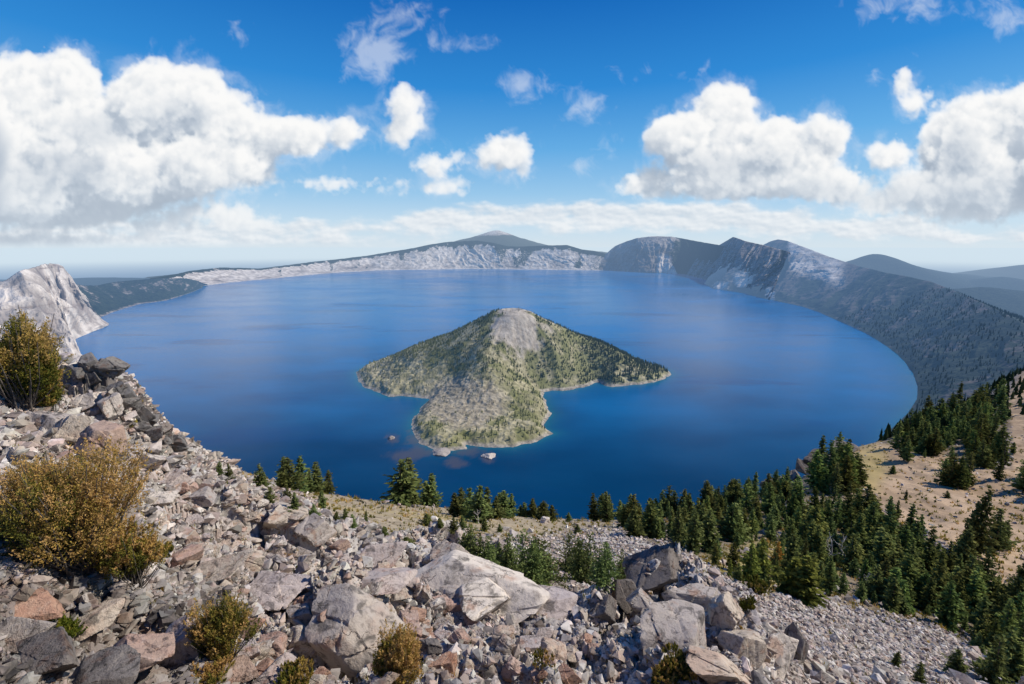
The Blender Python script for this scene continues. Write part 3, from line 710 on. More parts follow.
# ------------------------------------------------------------------ lake
LAKE_PX = [(-400,470),(-120,470),(10,392),(48,380),(75,371),(86,362),(71,343),(92,332),(109,324),(100,320),(106,316),(126,308),(153,302),(178,297),(203,287.5),(240,281.5),(279,278),(340,272.4),(374,270.5),(467,268.6),(512,269),(612,270.3),(650,272.6),(690,275.5),(704,281),(713,288),(745,293),(774,300.6),(802,306.6),(834,319),(866,333),(887,346),(905,362),(914,374),(918,388),(916,400),(908,413),(888,432),(868,448),(820,480),(700,560),(600,640),(300,640),(-400,640)]
def make_lake():
    P = on_lake(*np.array(LAKE_PX).T)[:, :2]
    nr, nc = 420, 520
    rr = np.geomspace(560, 16000, nr); az = np.linspace(R(-62), R(62), nc)
    X = np.outer(rr, np.sin(az)); Y = np.outer(rr, np.cos(az))
    ins = inside(P, X, Y); d = seg_dist(P, X, Y)
    di = seg_dist(ISL, X, Y)
    P2 = np.stack([X, Y, X * 0], -1)
    nz = fbm(P2 / 60.0, 4, 0.55, 130)
    px, py, _ = project(np.stack([X, Y, X * 0], -1))
    shallow = np.exp(-np.maximum(di + 10 * nz, 0) / 22.0)
    sh2 = np.exp(-np.maximum(np.where(ins, d, 0), 0) / 45.0) * sstep(860, 900, px)
    reef = 0
    rw = np.stack([X / 55.0, Y / 90.0, 0 * X], -1); pxr_ = px + 13 * fbm(rw, 4, 0.6, 134); pyr_ = py + 5 * fbm(rw, 4, 0.6, 135)
    for cx, cy, rx, ry in [(405,456,22,7),(420,452,16,7),(453,462,15,6),(391,438,8,6),(470,452,16,6),(416,440,12,10),(488,457,10,6)]:
        reef = np.maximum(reef, sstep(1.15, 0.35, np.hypot((pxr_ - cx) / rx, (pyr_ - cy) / ry) + 0.4 * nz + 0.5 * fbm(P2 / 14.0, 3, 0.6, 133)))
    keep = (ins | (d < 260))
    F4 = grid_faces(nr, nc); kf = keep.ravel()[F4].any(1)
    m, gm = new_mat('lake_water')
    pos = gm.n('ShaderNodeNewGeometry').outputs['Position']
    # wind patches: long smooth bands
    pw = gm.v('MULTIPLY', pos, (0.42, 0.85, 0))
    w1 = gm.noise(pw, 0.0011, 5.0, 0.6, 0.0).outputs[0]
    w2 = gm.noise(pw, 0.0045, 4.0, 0.55, 0.0).outputs[0]
    wind = gm.m('MULTIPLY_ADD', w1, 0.65, gm.m('MULTIPLY', w2, 0.35))
    depthc = gm.mix(gm.ss(wind, 0.34, 0.66), (0.0, 0.040, 0.120), (0.003, 0.115, 0.285))
    far_ = gm.ss(gm.v('DISTANCE', pos, (0, 0, 0)), 1100.0, 3600.0)
    depthc = gm.mix(gm.m('MULTIPLY', far_, 0.6), depthc, (0.004, 0.150, 0.400))
    sepx = gm.n('ShaderNodeSeparateXYZ', {0: pos})
    depthc = gm.mix(gm.m('MULTIPLY', gm.m('MULTIPLY', gm.ss(sepx.outputs[1], 1700.0, 900.0), 1.0), 0.8), depthc, (0.0, 0.024, 0.066))
    lane = gm.noise(gm.v('MULTIPLY', pos, (0.22, 0.75, 0)), 0.0042, 5.0, 0.6, 0.4).outputs[0]
    depthc = gm.mix(gm.m('MULTIPLY', gm.ss(lane, 0.54, 0.66), 0.55), depthc, (0.0, 0.040, 0.150))
    depthc = gm.mix(gm.m('MULTIPLY', gm.attr('shallow').outputs['Fac'], 0.75), depthc, (0.012, 0.13, 0.17))
    depthc = gm.mix(gm.m('MULTIPLY', gm.attr('reef').outputs['Fac'], 0.62), depthc, (0.085, 0.075, 0.085))
    r1 = gm.noise(pos, 0.35, 4.0, 0.6).outputs[0]; r2 = gm.noise(pw, 0.05, 3.0, 0.6).outputs[0]
    bp = gm.n('ShaderNodeBump', {'Strength': 0.25, 'Distance': 1.5, 'Height': gm.m('ADD', r1, r2)})
    b = gm.n('ShaderNodeBsdfPrincipled', {'Base Color': depthc, 'Roughness': gm.rng(wind, 0.35, 0.65, 0.08, 0.26), 'IOR': 1.33, 'Specular IOR Level': 0.24, 'Normal': bp.outputs[0]})
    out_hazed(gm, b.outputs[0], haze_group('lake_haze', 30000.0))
    V = np.stack([X, Y, X * 0], -1).reshape(-1, 3)
    o = link(bpy.data.objects.new('water', mesh_np('water', V, F4[kf], {'shallow': np.clip(shallow + 0.6 * sh2, 0, 1).ravel(), 'reef': np.clip(reef, 0, 1).ravel()}, True, m)))
    tag(o, kind='structure')
make_lake()
print('far land', _t.time() - _t0)
# ------------------------------------------------------------------ the slope we stand on: heights from (column, distance) -> row of the photograph
TX = [-260, 0, 80, 130, 180, 250, 330, 410, 480, 560, 650, 740, 800, 850, 900, 960, 1024, 1290]
TY = [1.5, 2.5, 4, 6, 9, 14, 22, 35, 55, 85, 130, 200, 300, 450, 650, 900]
TT = np.array([
 [760,690,600,500,425,370,338,332,340,360,385,430,500,600,620,600],
 [860,770,660,565,478,412,372,356,362,380,400,440,510,600,620,600],
 [880,800,695,596,508,434,398,380,386,402,425,470,540,620,640,600],
 [890,818,714,616,532,460,415,394,402,424,450,500,570,640,650,600],
 [900,828,732,638,560,496,458,448,452,458,480,530,600,660,660,600],
 [905,842,750,662,588,534,505,490,482,476,482,530,610,680,670,600],
 [908,850,770,686,614,565,533,514,503,496,500,545,620,690,670,600],
 [912,855,780,702,634,586,553,531,516,507,507,550,630,700,670,600],
 [912,858,786,708,644,596,566,546,528,516,514,555,635,700,670,600],
 [914,860,792,718,660,618,586,560,541,527,522,560,640,700,670,600],
 [916,866,802,730,676,636,603,572,548,530,520,545,620,690,670,600],
 [918,872,812,750,700,662,628,598,565,540,514,500,555,650,660,600],
 [920,878,824,766,722,690,655,622,590,556,520,488,480,580,640,600],
 [922,884,834,782,744,712,680,645,606,566,524,480,451,500,590,600],
 [924,888,842,796,760,732,700,664,622,580,530,480,443,427,455,560],
 [926,892,852,808,775,748,720,684,640,590,535,480,438,413,407,445],
 [930,900,862,820,790,762,735,697,650,600,540,480,428,393,372,372],
 [940,910,872,832,800,772,745,705,650,590,520,455,400,360,335,325]], float)
def pchip(x, y, xi):
    """monotone cubic through (x, y) along axis 0"""
    x = np.asarray(x, float); h = np.diff(x)[:, None]; d = np.diff(y, axis=0) / h
    m = np.zeros_like(y)
    w1 = 2 * h[1:] + h[:-1]; w2 = h[1:] + 2 * h[:-1]
    with np.errstate(divide='ignore', invalid='ignore'):
        hm = (w1 + w2) / (w1 / d[:-1] + w2 / d[1:])
    m[1:-1] = np.where(d[:-1] * d[1:] > 0, hm, 0); m[0] = d[0]; m[-1] = d[-1]
    k = np.clip(np.searchsorted(x, xi) - 1, 0, len(x) - 2); t = ((xi - x[k]) / (x[k + 1] - x[k]))[:, None]
    hk = (x[k + 1] - x[k])[:, None]
    return y[k] * (1 + 2 * t) * (1 - t) ** 2 + m[k] * hk * t * (1 - t) ** 2 + y[k + 1] * t * t * (3 - 2 * t) + m[k + 1] * hk * t * t * (t - 1)
NCX, NRY = 1060, 860
GXP = np.linspace(-260, 1290, NCX); GY = np.geomspace(1.5, 900, NRY)
_a = pchip(np.log(TY), TT.T, np.log(GY))            # rows: distance
YP = pchip(TX, _a.T, GXP).T                          # (NRY, NCX)
NV = at_depth(np.broadcast_to(GXP, YP.shape), YP, np.broadcast_to(GY[:, None], YP.shape))

def region(px, py, poly, soft=10.0, wob=None):
    d = seg_dist(poly, px, py) * np.where(inside(poly, px, py), 1, -1)
    if wob is not None: d = d + wob
    return sstep(-soft, soft, d)
P_SAND = [(848,455),(860,440),(880,443),(905,452),(925,452),(950,455),(975,470),(1010,470),(1010,420),(1000,400),(1060,330),(1300,300),(1300,640),(1024,620),(985,585),(960,560),(930,545),(900,530),(870,505),(853,480)]
P_TAN = [(232,470),(300,478),(345,492),(410,500),(480,505),(560,512),(640,514),(600,530),(560,540),(500,545),(440,548),(400,545),(360,530),(300,505),(250,490)]
P_TALUS = [(520,545),(560,535),(600,525),(650,530),(690,555),(740,585),(790,600),(840,605),(900,620),(975,640),(960,684),(800,684),(780,650),(740,610),(690,585),(640,580),(560,590)]
P_WOOD = [(590,515),(700,500),(800,480),(840,440),(900,430),(960,405),(1000,395),(1010,420),(985,470),(940,470),(900,450),(850,460),(870,510),(960,565),(1024,610),(1100,700),(1000,684),(950,630),(850,612),(780,590),(700,560),(640,540)]
P_GRASS = [(770,540),(800,545),(850,560),(820,590),(800,600),(760,598),(730,585),(700,560)]
def blocks(x, y, L, seed):
    """fractured rock in plan: per-cell tilted tops and the gap between cells"""
    u, v = x / L, y / L
    i, j = np.floor(u).astype(np.int64), np.floor(v).astype(np.int64)
    f1 = np.full(x.shape, 9.0); f2 = np.full(x.shape, 9.0); cid = np.zeros(x.shape, np.int64); ox = np.zeros(x.shape); oy = np.zeros(x.shape)
    for di in (-1, 0, 1):
        for dj in (-1, 0, 1):
            h = _hash(i + di, j + dj, np.zeros_like(i), seed)
            dx = i + di + (h & 0xffff) / 65536.0 - u; dy = j + dj + (h >> 16) / 65536.0 - v
            d = np.maximum(np.abs(dx * 0.92 + dy * 0.38), np.abs(dy * 0.92 - dx * 0.38)) * 0.7 + 0.3 * np.hypot(dx, dy)
            n1 = d < f1
            f2 = np.where(n1, f1, np.minimum(f2, d)); f1 = np.where(n1, d, f1)
            cid = np.where(n1, h, cid); ox = np.where(n1, dx, ox); oy = np.where(n1, dy, oy)
    q = _hash(cid, cid >> 7, np.zeros_like(cid), seed + 5)
    a, b, c = (q & 1023) / 1023.0, ((q >> 10) & 1023) / 1023.0, ((q >> 20) & 1023) / 1023.0
    top = (a - 0.5) * 0.4 - ox * (b - 0.5) * 0.7 - oy * (c - 0.5) * 0.7
    return L * (top - 0.30 * sstep(0.13, 0.0, f2 - f1)), a
def near_shape():
    V = NV
    X, Y = V[..., 0], V[..., 1]
    P2 = np.stack([X, Y, V[..., 2] * 0.7], -1)
    cell = np.maximum(GY * 0.012, 0.02)[:, None]
    wob = 12 * fbm(np.stack([GXP[None, :] / 60 + 0 * YP, YP / 40, 0 * YP], -1), 4, 0.55, 200)
    sand = region(GXP[None, :] + 0 * YP, YP, P_SAND, 5, wob * 0.35); tan = region(GXP[None, :] + 0 * YP, YP, P_TAN, 12, wob)
    talus = region(GXP[None, :] + 0 * YP, YP, P_TALUS, 10, wob)
    fr = (np.log(GY)[:, None] + 0 * YP)
    wood = region(GXP[None, :] + 0 * YP, YP, P_WOOD, 8, wob * 0.5)
    grass = region(GXP[None, :] + 0 * YP, YP, P_GRASS, 8, wob)
    far_ok = (GY > 24)[:, None]
    sand = sand * (GY > 70)[:, None]; tan = tan * far_ok; talus = talus * (GY > 18)[:, None]; wood = wood * (GY > 45)[:, None]; grass = grass * far_ok
    rocky = np.clip(1 - sand - tan - wood * 0.8 - grass, 0, 1)
    rocky = np.clip(rocky, 0, 1)
    ROCK0 = rocky
    dz = np.zeros(YP.shape)
    for wl, am in ((18, 0.8), (7, 0.6), (2.6, 0.36), (1.0, 0.17), (0.4, 0.075), (0.16, 0.03)):
        fade = sstep(2.2, 5.0, wl / cell) * sstep(1.2, 0.3, wl / np.maximum(GY[:, None] * 0.9, 1))
        rg = fbm(P2 / wl, 2, 0.5, int(wl * 100), ridged=True)
        dz += am * fade * rg * (0.25 + 0.75 * rocky) * (1 - 0.75 * sand) * (1 - 0.55 * talus)
    bed = np.clip(0.35 + 1.3 * fbm(P2 / 9.0, 3, 0.5, 205), 0.08, 1)
    for cx, cy, rx, ry in ((690, 620, 100, 55), (462, 580, 70, 36), (115, 425, 50, 30), (330, 640, 130, 50), (80, 650, 120, 50), (90, 425, 60, 60)):
        bed = np.maximum(bed, np.exp(-((GXP[None, :] - cx) / rx) ** 2 - ((YP - cy) / ry) ** 2) * 1.25)
    calm = np.maximum(region(GXP[None, :] + 0 * YP, YP, [(-60,330),(60,350),(135,365),(200,440),(170,450),(60,400),(-60,400)], 14) * (GY > 16)[:, None],
                      region(GXP[None, :] + 0 * YP, YP, [(340,500),(570,505),(580,548),(520,548),(440,545),(390,560),(330,535)], 14) * (GY > 16)[:, None])
    bed = bed * np.clip(ROCK0, 0, 1) * (1 - 0.85 * calm)
    tone = np.zeros(YP.shape); tw = np.full(YP.shape, 1e-3)
    wx = X + 0.35 * fbm(P2 / 1.3, 3, 0.5, 206); wy = Y + 0.35 * fbm(P2 / 1.3 + 9, 3, 0.5, 207)
    for L in (5.0, 2.4, 1.2, 0.6, 0.3):
        fade = sstep(2.5, 6.0, L / cell) * sstep(0.75, 0.28, L / np.maximum(GY[:, None], 1)) * np.ones(YP.shape)
        rows = np.nonzero(fade.max(1) > 0.01)[0]
        if not len(rows): continue
        sl_ = slice(rows[0], rows[-1] + 1)
        bz, bt = blocks(wx[sl_], wy[sl_], L, int(L * 100))
        k = fade[sl_] * bed[sl_] * (1 - 0.8 * talus[sl_])
        dz[sl_] += 0.95 * bz * k
        tone[sl_] += bt * k * L ** 0.5; tw[sl_] += k * L ** 0.5
    tone = tone / tw
    # larger undulation of the far parts
    dz += 2.2 * fbm(P2 / 45.0, 4, 0.5, 210) * sstep(60, 140, GY)[:, None]
    dz += sand * (2.2 * fbm(P2 / 32.0, 4, 0.5, 211, ridged=True) + 0.5 * fbm(P2 / 7.0, 3, 0.5, 212))
    # rock ribs
    for cx, cy, rx, ry, am, Yc, Yr in [(690,610,95,45,1.5,13,9), (458,572,50,28,0.8,17,9), (115,392,50,30,0.8,24,14), (745,640,40,30,0.5,10,5)]:
        w = np.exp(-((GXP[None, :] - cx) / rx) ** 2 - ((np.log(GY)[:, None] - np.log(Yc)) / 0.36) ** 2)
        dz += am * w * (0.75 + 0.5 * fbm(P2 / 2.2, 3, 0.5, 220, ridged=True))
    V[..., 2] += dz
    return sand, tan, talus, wood, grass, rocky, bed, tone
SAND, TAN, TALUS, WOOD, GRASS, ROCKY, BED, BTONE = near_shape()
NPX, NPY, _fw = project(NV)
CUM = np.minimum.accumulate(NPY, axis=0)
def col_of(xp): return (xp - GXP[0]) / (GXP[1] - GXP[0])
def ground_at(xp, yp, back=False):
    """the point of the slope seen at a pixel of the photograph: (position, grid row, grid column)"""
    c = int(np.clip(round(col_of(xp)), 0, NCX - 1)); cu = CUM[:, c]
    hit = np.nonzero(cu <= yp)[0]
    r = int(hit[0]) if len(hit) else int(np.argmin(NPY[:, c]))
    return NV[r, c].copy(), r, c
def ground_z(x, y):
    """height of the slope under a world point in front of the viewer"""
    ds = ray(0, 0)
    # column from azimuth: x/y is constant along a grid column only approximately, so search twice
    u = x / y
    xp = 512 + FPX * u
    for _ in range(3):
        c = np.clip(col_of(xp), 0, NCX - 1.001); r = np.clip(np.log(y / GY[0]) / np.log(GY[1] / GY[0]), 0, NRY - 1.001)
        i, j = r.astype(int), c.astype(int)
        xp = xp + (u - NV[i, j, 0] / NV[i, j, 1]) * FPX * 0.95
    fr, fc = r - i, c - j
    return (NV[i, j, 2] * (1 - fr) + NV[i + 1, j, 2] * fr) * (1 - fc) + (NV[i, j + 1, 2] * (1 - fr) + NV[i + 1, j + 1, 2] * fr) * fc

def rock_colour(gm, pos, seedval, scale=1.0, pale=None):
    """pinkish, grey and tan volcanic rock with dark lichen, in world or object coordinates"""
    a = gm.noise(pos, 0.7 * scale, 6.0, 0.62).outputs[0]
    b = gm.noise(pos, 3.5 * scale, 6.0, 0.68).outputs[0]
    c = gm.noise(gm.v('ADD', pos, (7.1, 3.3, 9.4)), 1.6 * scale, 5.0, 0.6, 0.6).outputs[0]
    base = gm.n('ShaderNodeValToRGB', {0: gm.m('ADD', seedval, gm.m('MULTIPLY', gm.m('SUBTRACT', a, 0.5), 0.9))})
    e = base.color_ramp.elements
    e[0].color = (0.26, 0.21, 0.175, 1); e[1].color = (0.60, 0.55, 0.485, 1)
    for p_, c_ in ((0.22, (0.39, 0.33, 0.275)), (0.42, (0.43, 0.335, 0.28)), (0.58, (0.50, 0.45, 0.39)), (0.75, (0.41, 0.375, 0.35))):
        x = e.new(p_); x.color = (*c_, 1)
    col = base.outputs[0]
    col = gm.mix(gm.m('MULTIPLY', gm.ss(b, 0.50, 0.68), 0.6), col, (0.135, 0.115, 0.10))
    col = gm.mix(gm.m('MULTIPLY', gm.ss(c, 0.54, 0.66), 0.75), col, (0.075, 0.070, 0.065))
    col = gm.mix(gm.m('MULTIPLY', gm.ss(c, 0.44, 0.34), 0.5), col, (0.50, 0.465, 0.42))
    rustn = gm.noise(gm.v('ADD', pos, (2.7, 8.8, 1.1)), 1.1 * scale, 4.0, 0.6).outputs[0]
    col = gm.mix(gm.m('MULTIPLY', gm.ss(rustn, 0.56, 0.68), 0.55), col, (0.34, 0.19, 0.125))
    wpos = gm.v('ADD', gm.v('MULTIPLY', pos, (0.45, 1.0, 1.5)), gm.v('SCALE', gm.noise(pos, 1.6 * scale, 5.0, 0.65).outputs[1], c=0.9 / scale))
    vo = gm.n('ShaderNodeTexVoronoi', {'Vector': wpos, 'Scale': 1.1 * scale}, feature='DISTANCE_TO_EDGE').outputs['Distance']
    crack = gm.m('MULTIPLY', gm.m('SUBTRACT', 1.0, gm.ss(vo, 0.0, 0.03)), gm.ss(rustn, 0.47, 0.56))
    col = gm.mix(gm.m('MULTIPLY', crack, 0.55), col, (0.06, 0.05, 0.045))
    b = gm.m('MULTIPLY_ADD', crack, -0.4, b)
    return col, b, a
def near_mat():
    m, gm = new_mat('mountain_slope')
    pos = gm.n('ShaderNodeNewGeometry').outputs['Position']
    n0 = gm.noise(pos, 0.22, 5.0, 0.6).outputs[0]
    rock, b, a = rock_colour(gm, pos, gm.m('ADD', gm.m('MULTIPLY', n0, 0.5), gm.m('MULTIPLY', gm.attr('block').outputs['Fac'], 0.6)), 1.3)
    fine = gm.noise(pos, 14.0, 4.0, 0.6).outputs[0]
    grit = gm.mix(gm.ss(fine, 0.38, 0.62), (0.10, 0.08, 0.068), (0.31, 0.26, 0.22))
    rock = gm.mix(gm.m('SUBTRACT', 1.0, gm.ss(gm.attr('bed').outputs['Fac'], 0.12, 0.45)), rock, grit)
    s1 = gm.noise(pos, 0.05, 5.0, 0.6).outputs[0]; s2 = gm.noise(pos, 0.9, 5.0, 0.65).outputs[0]
    sand = gm.mix(gm.ss(s1, 0.4, 0.62), (0.34, 0.235, 0.145), (0.47, 0.335, 0.215))
    rill = gm.noise(gm.v('MULTIPLY', pos, (1.0, 0.22, 0.6)), 0.16, 5.0, 0.65, 0.8).outputs[0]
    sand = gm.mix(gm.m('MULTIPLY', gm.ss(rill, 0.50, 0.62), 0.55), sand, (0.235, 0.165, 0.105))
    sand = gm.mix(gm.m('MULTIPLY', gm.attr('moss').outputs['Fac'], 0.7), sand, (0.36, 0.28, 0.10))
    sand = gm.mix(gm.m('MULTIPLY', gm.ss(s2, 0.52, 0.66), 0.35), sand, (0.28, 0.21, 0.14))
    tanc = gm.mix(gm.ss(s2, 0.35, 0.65), (0.25, 0.195, 0.125), (0.46, 0.37, 0.25))
    tanc = gm.mix(gm.m('MULTIPLY', gm.ss(s1, 0.5, 0.62), 0.6), tanc, (0.42, 0.32, 0.13))
    wood = gm.mix(gm.ss(s2, 0.4, 0.6), (0.11, 0.085, 0.055), (0.27, 0.21, 0.14))
    grass = gm.mix(gm.ss(s2, 0.35, 0.6), (0.16, 0.13, 0.045), (0.34, 0.27, 0.11))
    col = gm.mix(gm.attr('wood').outputs['Fac'], rock, wood)
    col = gm.mix(gm.attr('tan').outputs['Fac'], col, tanc)
    col = gm.mix(gm.attr('grass').outputs['Fac'], col, grass)
    col = gm.mix(gm.attr('sand').outputs['Fac'], col, sand)
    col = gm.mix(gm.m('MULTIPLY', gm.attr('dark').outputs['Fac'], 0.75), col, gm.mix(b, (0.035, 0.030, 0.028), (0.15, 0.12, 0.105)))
    h = gm.m('ADD', gm.m('MULTIPLY', b, 0.6), gm.m('MULTIPLY', fine, 0.25))
    bp = gm.n('ShaderNodeBump', {'Strength': 0.9, 'Distance': 0.14, 'Height': h})
    bs = gm.n('ShaderNodeBsdfPrincipled', {'Base Color': col, 'Roughness': 0.93, 'Specular IOR Level': 0.15, 'Normal': bp.outputs[0]})
    out_hazed(gm, bs.outputs[0])
    return m
M_near = near_mat()
_dark = np.clip(region(NPX, NPY, [(-300,600),(60,560),(130,600),(230,590),(240,684),(200,760),(-300,800)], 25) * (GY < 12)[:, None] * 0.75  # first region paints the bottom-left shade into the ground colour
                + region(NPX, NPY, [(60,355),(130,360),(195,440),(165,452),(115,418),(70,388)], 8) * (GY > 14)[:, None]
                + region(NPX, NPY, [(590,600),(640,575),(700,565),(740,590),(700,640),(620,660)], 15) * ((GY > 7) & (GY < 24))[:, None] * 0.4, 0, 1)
ob_near = link(bpy.data.objects.new('terrain', mesh_np('terrain', NV.reshape(-1, 3), grid_faces(NRY, NCX),
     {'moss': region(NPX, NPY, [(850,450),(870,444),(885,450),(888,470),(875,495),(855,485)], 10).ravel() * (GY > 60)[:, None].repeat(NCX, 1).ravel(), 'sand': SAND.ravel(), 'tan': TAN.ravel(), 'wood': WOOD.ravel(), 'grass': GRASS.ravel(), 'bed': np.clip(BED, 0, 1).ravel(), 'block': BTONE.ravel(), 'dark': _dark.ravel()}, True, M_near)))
tag(ob_near, kind='structure')
VIS = (NPY <= CUM + 0.35) & (NPX > -120) & (NPX < 1144) & (NPY < 800)

# ------------------------------------------------------------------ stones
def stone_mat(name, per_object, scale):
    m, gm = new_mat(name)
    tcd = gm.n('ShaderNodeTexCoord'); oi = gm.n('ShaderNodeObjectInfo')
    if per_object:
        pos = gm.v('ADD', tcd.outputs['Object'], gm.v('SCALE', gm.n('ShaderNodeCombineXYZ', {0: oi.outputs['Random'], 1: gm.m('MULTIPLY', oi.outputs['Random'], 3.7), 2: 0.0}).outputs[0], c=40.0))
        seed = oi.outputs['Alpha']; tint = oi.outputs['Color']
        col, b, a = rock_colour(gm, pos, seed, scale)
        col = gm.mix(1.0, col, tint, 'MULTIPLY')
    else:
        pos = gm.n('ShaderNodeNewGeometry').outputs['Position']
        seed = gm.attr('tone').outputs['Fac']
        col, b, a = rock_colour(gm, pos, seed, scale)
        col = gm.mix(1.0, col, gm.attr('tint').outputs['Color'], 'MULTIPLY')
    bp = gm.n('ShaderNodeBump', {'Strength': 0.8, 'Distance': 0.05 if per_object else 0.03, 'Height': gm.m('ADD', b, gm.m('MULTIPLY', gm.noise(pos, 12.0 * scale, 4.0, 0.65).outputs[0], 0.4))})
    bs = gm.n('ShaderNodeBsdfPrincipled', {'Base Color': col, 'Roughness': 0.9, 'Specular IOR Level': 0.2, 'Normal': bp.outputs[0]})
    gm.n('ShaderNodeOutputMaterial', {'Surface': bs.outputs[0]})
    return m
M_boulder = stone_mat('boulder_rock', True, 1.6)
M_scree = stone_mat('scree_rock', False, 1.2)
def hull_template(r, npts=12, flat=0.65):
    bm = bmesh.new()
    p = r.standard_normal((npts, 3)); p /= np.linalg.norm(p, axis=1)[:, None]
    p = p * r.uniform(0.75, 1.1, (npts, 1)) * np.array([1.0, r.uniform(0.6, 0.95), flat * r.uniform(0.7, 1.2)])
    for q in p: bm.verts.new(q)
    bmesh.ops.convex_hull(bm, input=bm.verts[:])
    for v in [v for v in bm.verts if not v.link_faces]: bm.verts.remove(v)
    bmesh.ops.triangulate(bm, faces=bm.faces[:])
    bm.verts.index_update()
    V = np.array([v.co for v in bm.verts]); F = np.array([[v.index for v in f.verts] for f in bm.faces])
    bm.free()
    return V, F
def facet_template(name, r, planes=13, sub=4, dims=(1, .8, .65), rough=0.05):
    """an angular block: a ball cut by random planes, edges a little worn, surface pitted"""
    bm = bmesh.new(); bmesh.ops.create_icosphere(bm, subdivisions=sub, radius=1.0)
    D = np.array([v.co for v in bm.verts]); F = np.array([[v.index for v in f.verts] for f in bm.faces]); bm.free()
    D /= np.linalg.norm(D, axis=1)[:, None]
    n = r.standard_normal((planes, 3)); n /= np.linalg.norm(n, axis=1)[:, None]
    # three roughly square directions make it blocky
    Q, _ = np.linalg.qr(r.standard_normal((3, 3))); n = np.concatenate([n, Q, -Q + 0.15 * r.standard_normal((3, 3))]); n /= np.linalg.norm(n, axis=1)[:, None]
    dd = r.uniform(0.58, 1.0, len(n))
    c = np.maximum(D @ n.T, 1e-3); rr = dd[None] / c
    k = 70.0
    rad = -np.log(np.exp(-k * np.minimum(rr, 3)).sum(1)) / k
    rad = np.clip(rad, 0.3, 1.35)
    P_ = D * rad[:, None]
    off = r.uniform(0, 50, 3)
    for _ in range(3):                                # fractures: one side of a plane stands back a little
        cn = r.standard_normal(3); cn /= np.linalg.norm(cn)
        sd = P_ @ cn - r.uniform(-0.35, 0.35) + 0.05 * fbm(P_ * 2.0 + off, 3, 0.5, 5)
        rad = rad * (1 - r.uniform(0.03, 0.10) * sstep(-0.012, 0.012, sd) - 0.06 * np.exp(-(sd / 0.022) ** 2))
    rad = rad + rough * fbm(P_ * 2.3 + off, 5, 0.55, 7) + rough * 0.5 * np.minimum(0, fbm(P_ * 3.1 + off, 3, 0.5, 9, ridged=True) - 0.35)
    P_ = D * rad[:, None] * np.array(dims)
    me = mesh_np(name, P_, F, None, True, M_boulder)
    try: me.set_sharp_from_angle(angle=R(32))
    except Exception: pass
    return me
rb = np.random.default_rng(101)
BLOCKS = [facet_template('boulder', rb, rb.integers(3, 9), 5, (1, rb.uniform(.7, .95), rb.uniform(.55, .85))) for _ in range(14)]
SLABS = [facet_template('boulder', rb, rb.integers(3, 7), 5, (1, rb.uniform(.6, .85), rb.uniform(.28, .42))) for _ in range(6)]
HULLS = [hull_template(rb, rb.integers(9, 14)) for _ in range(40)]

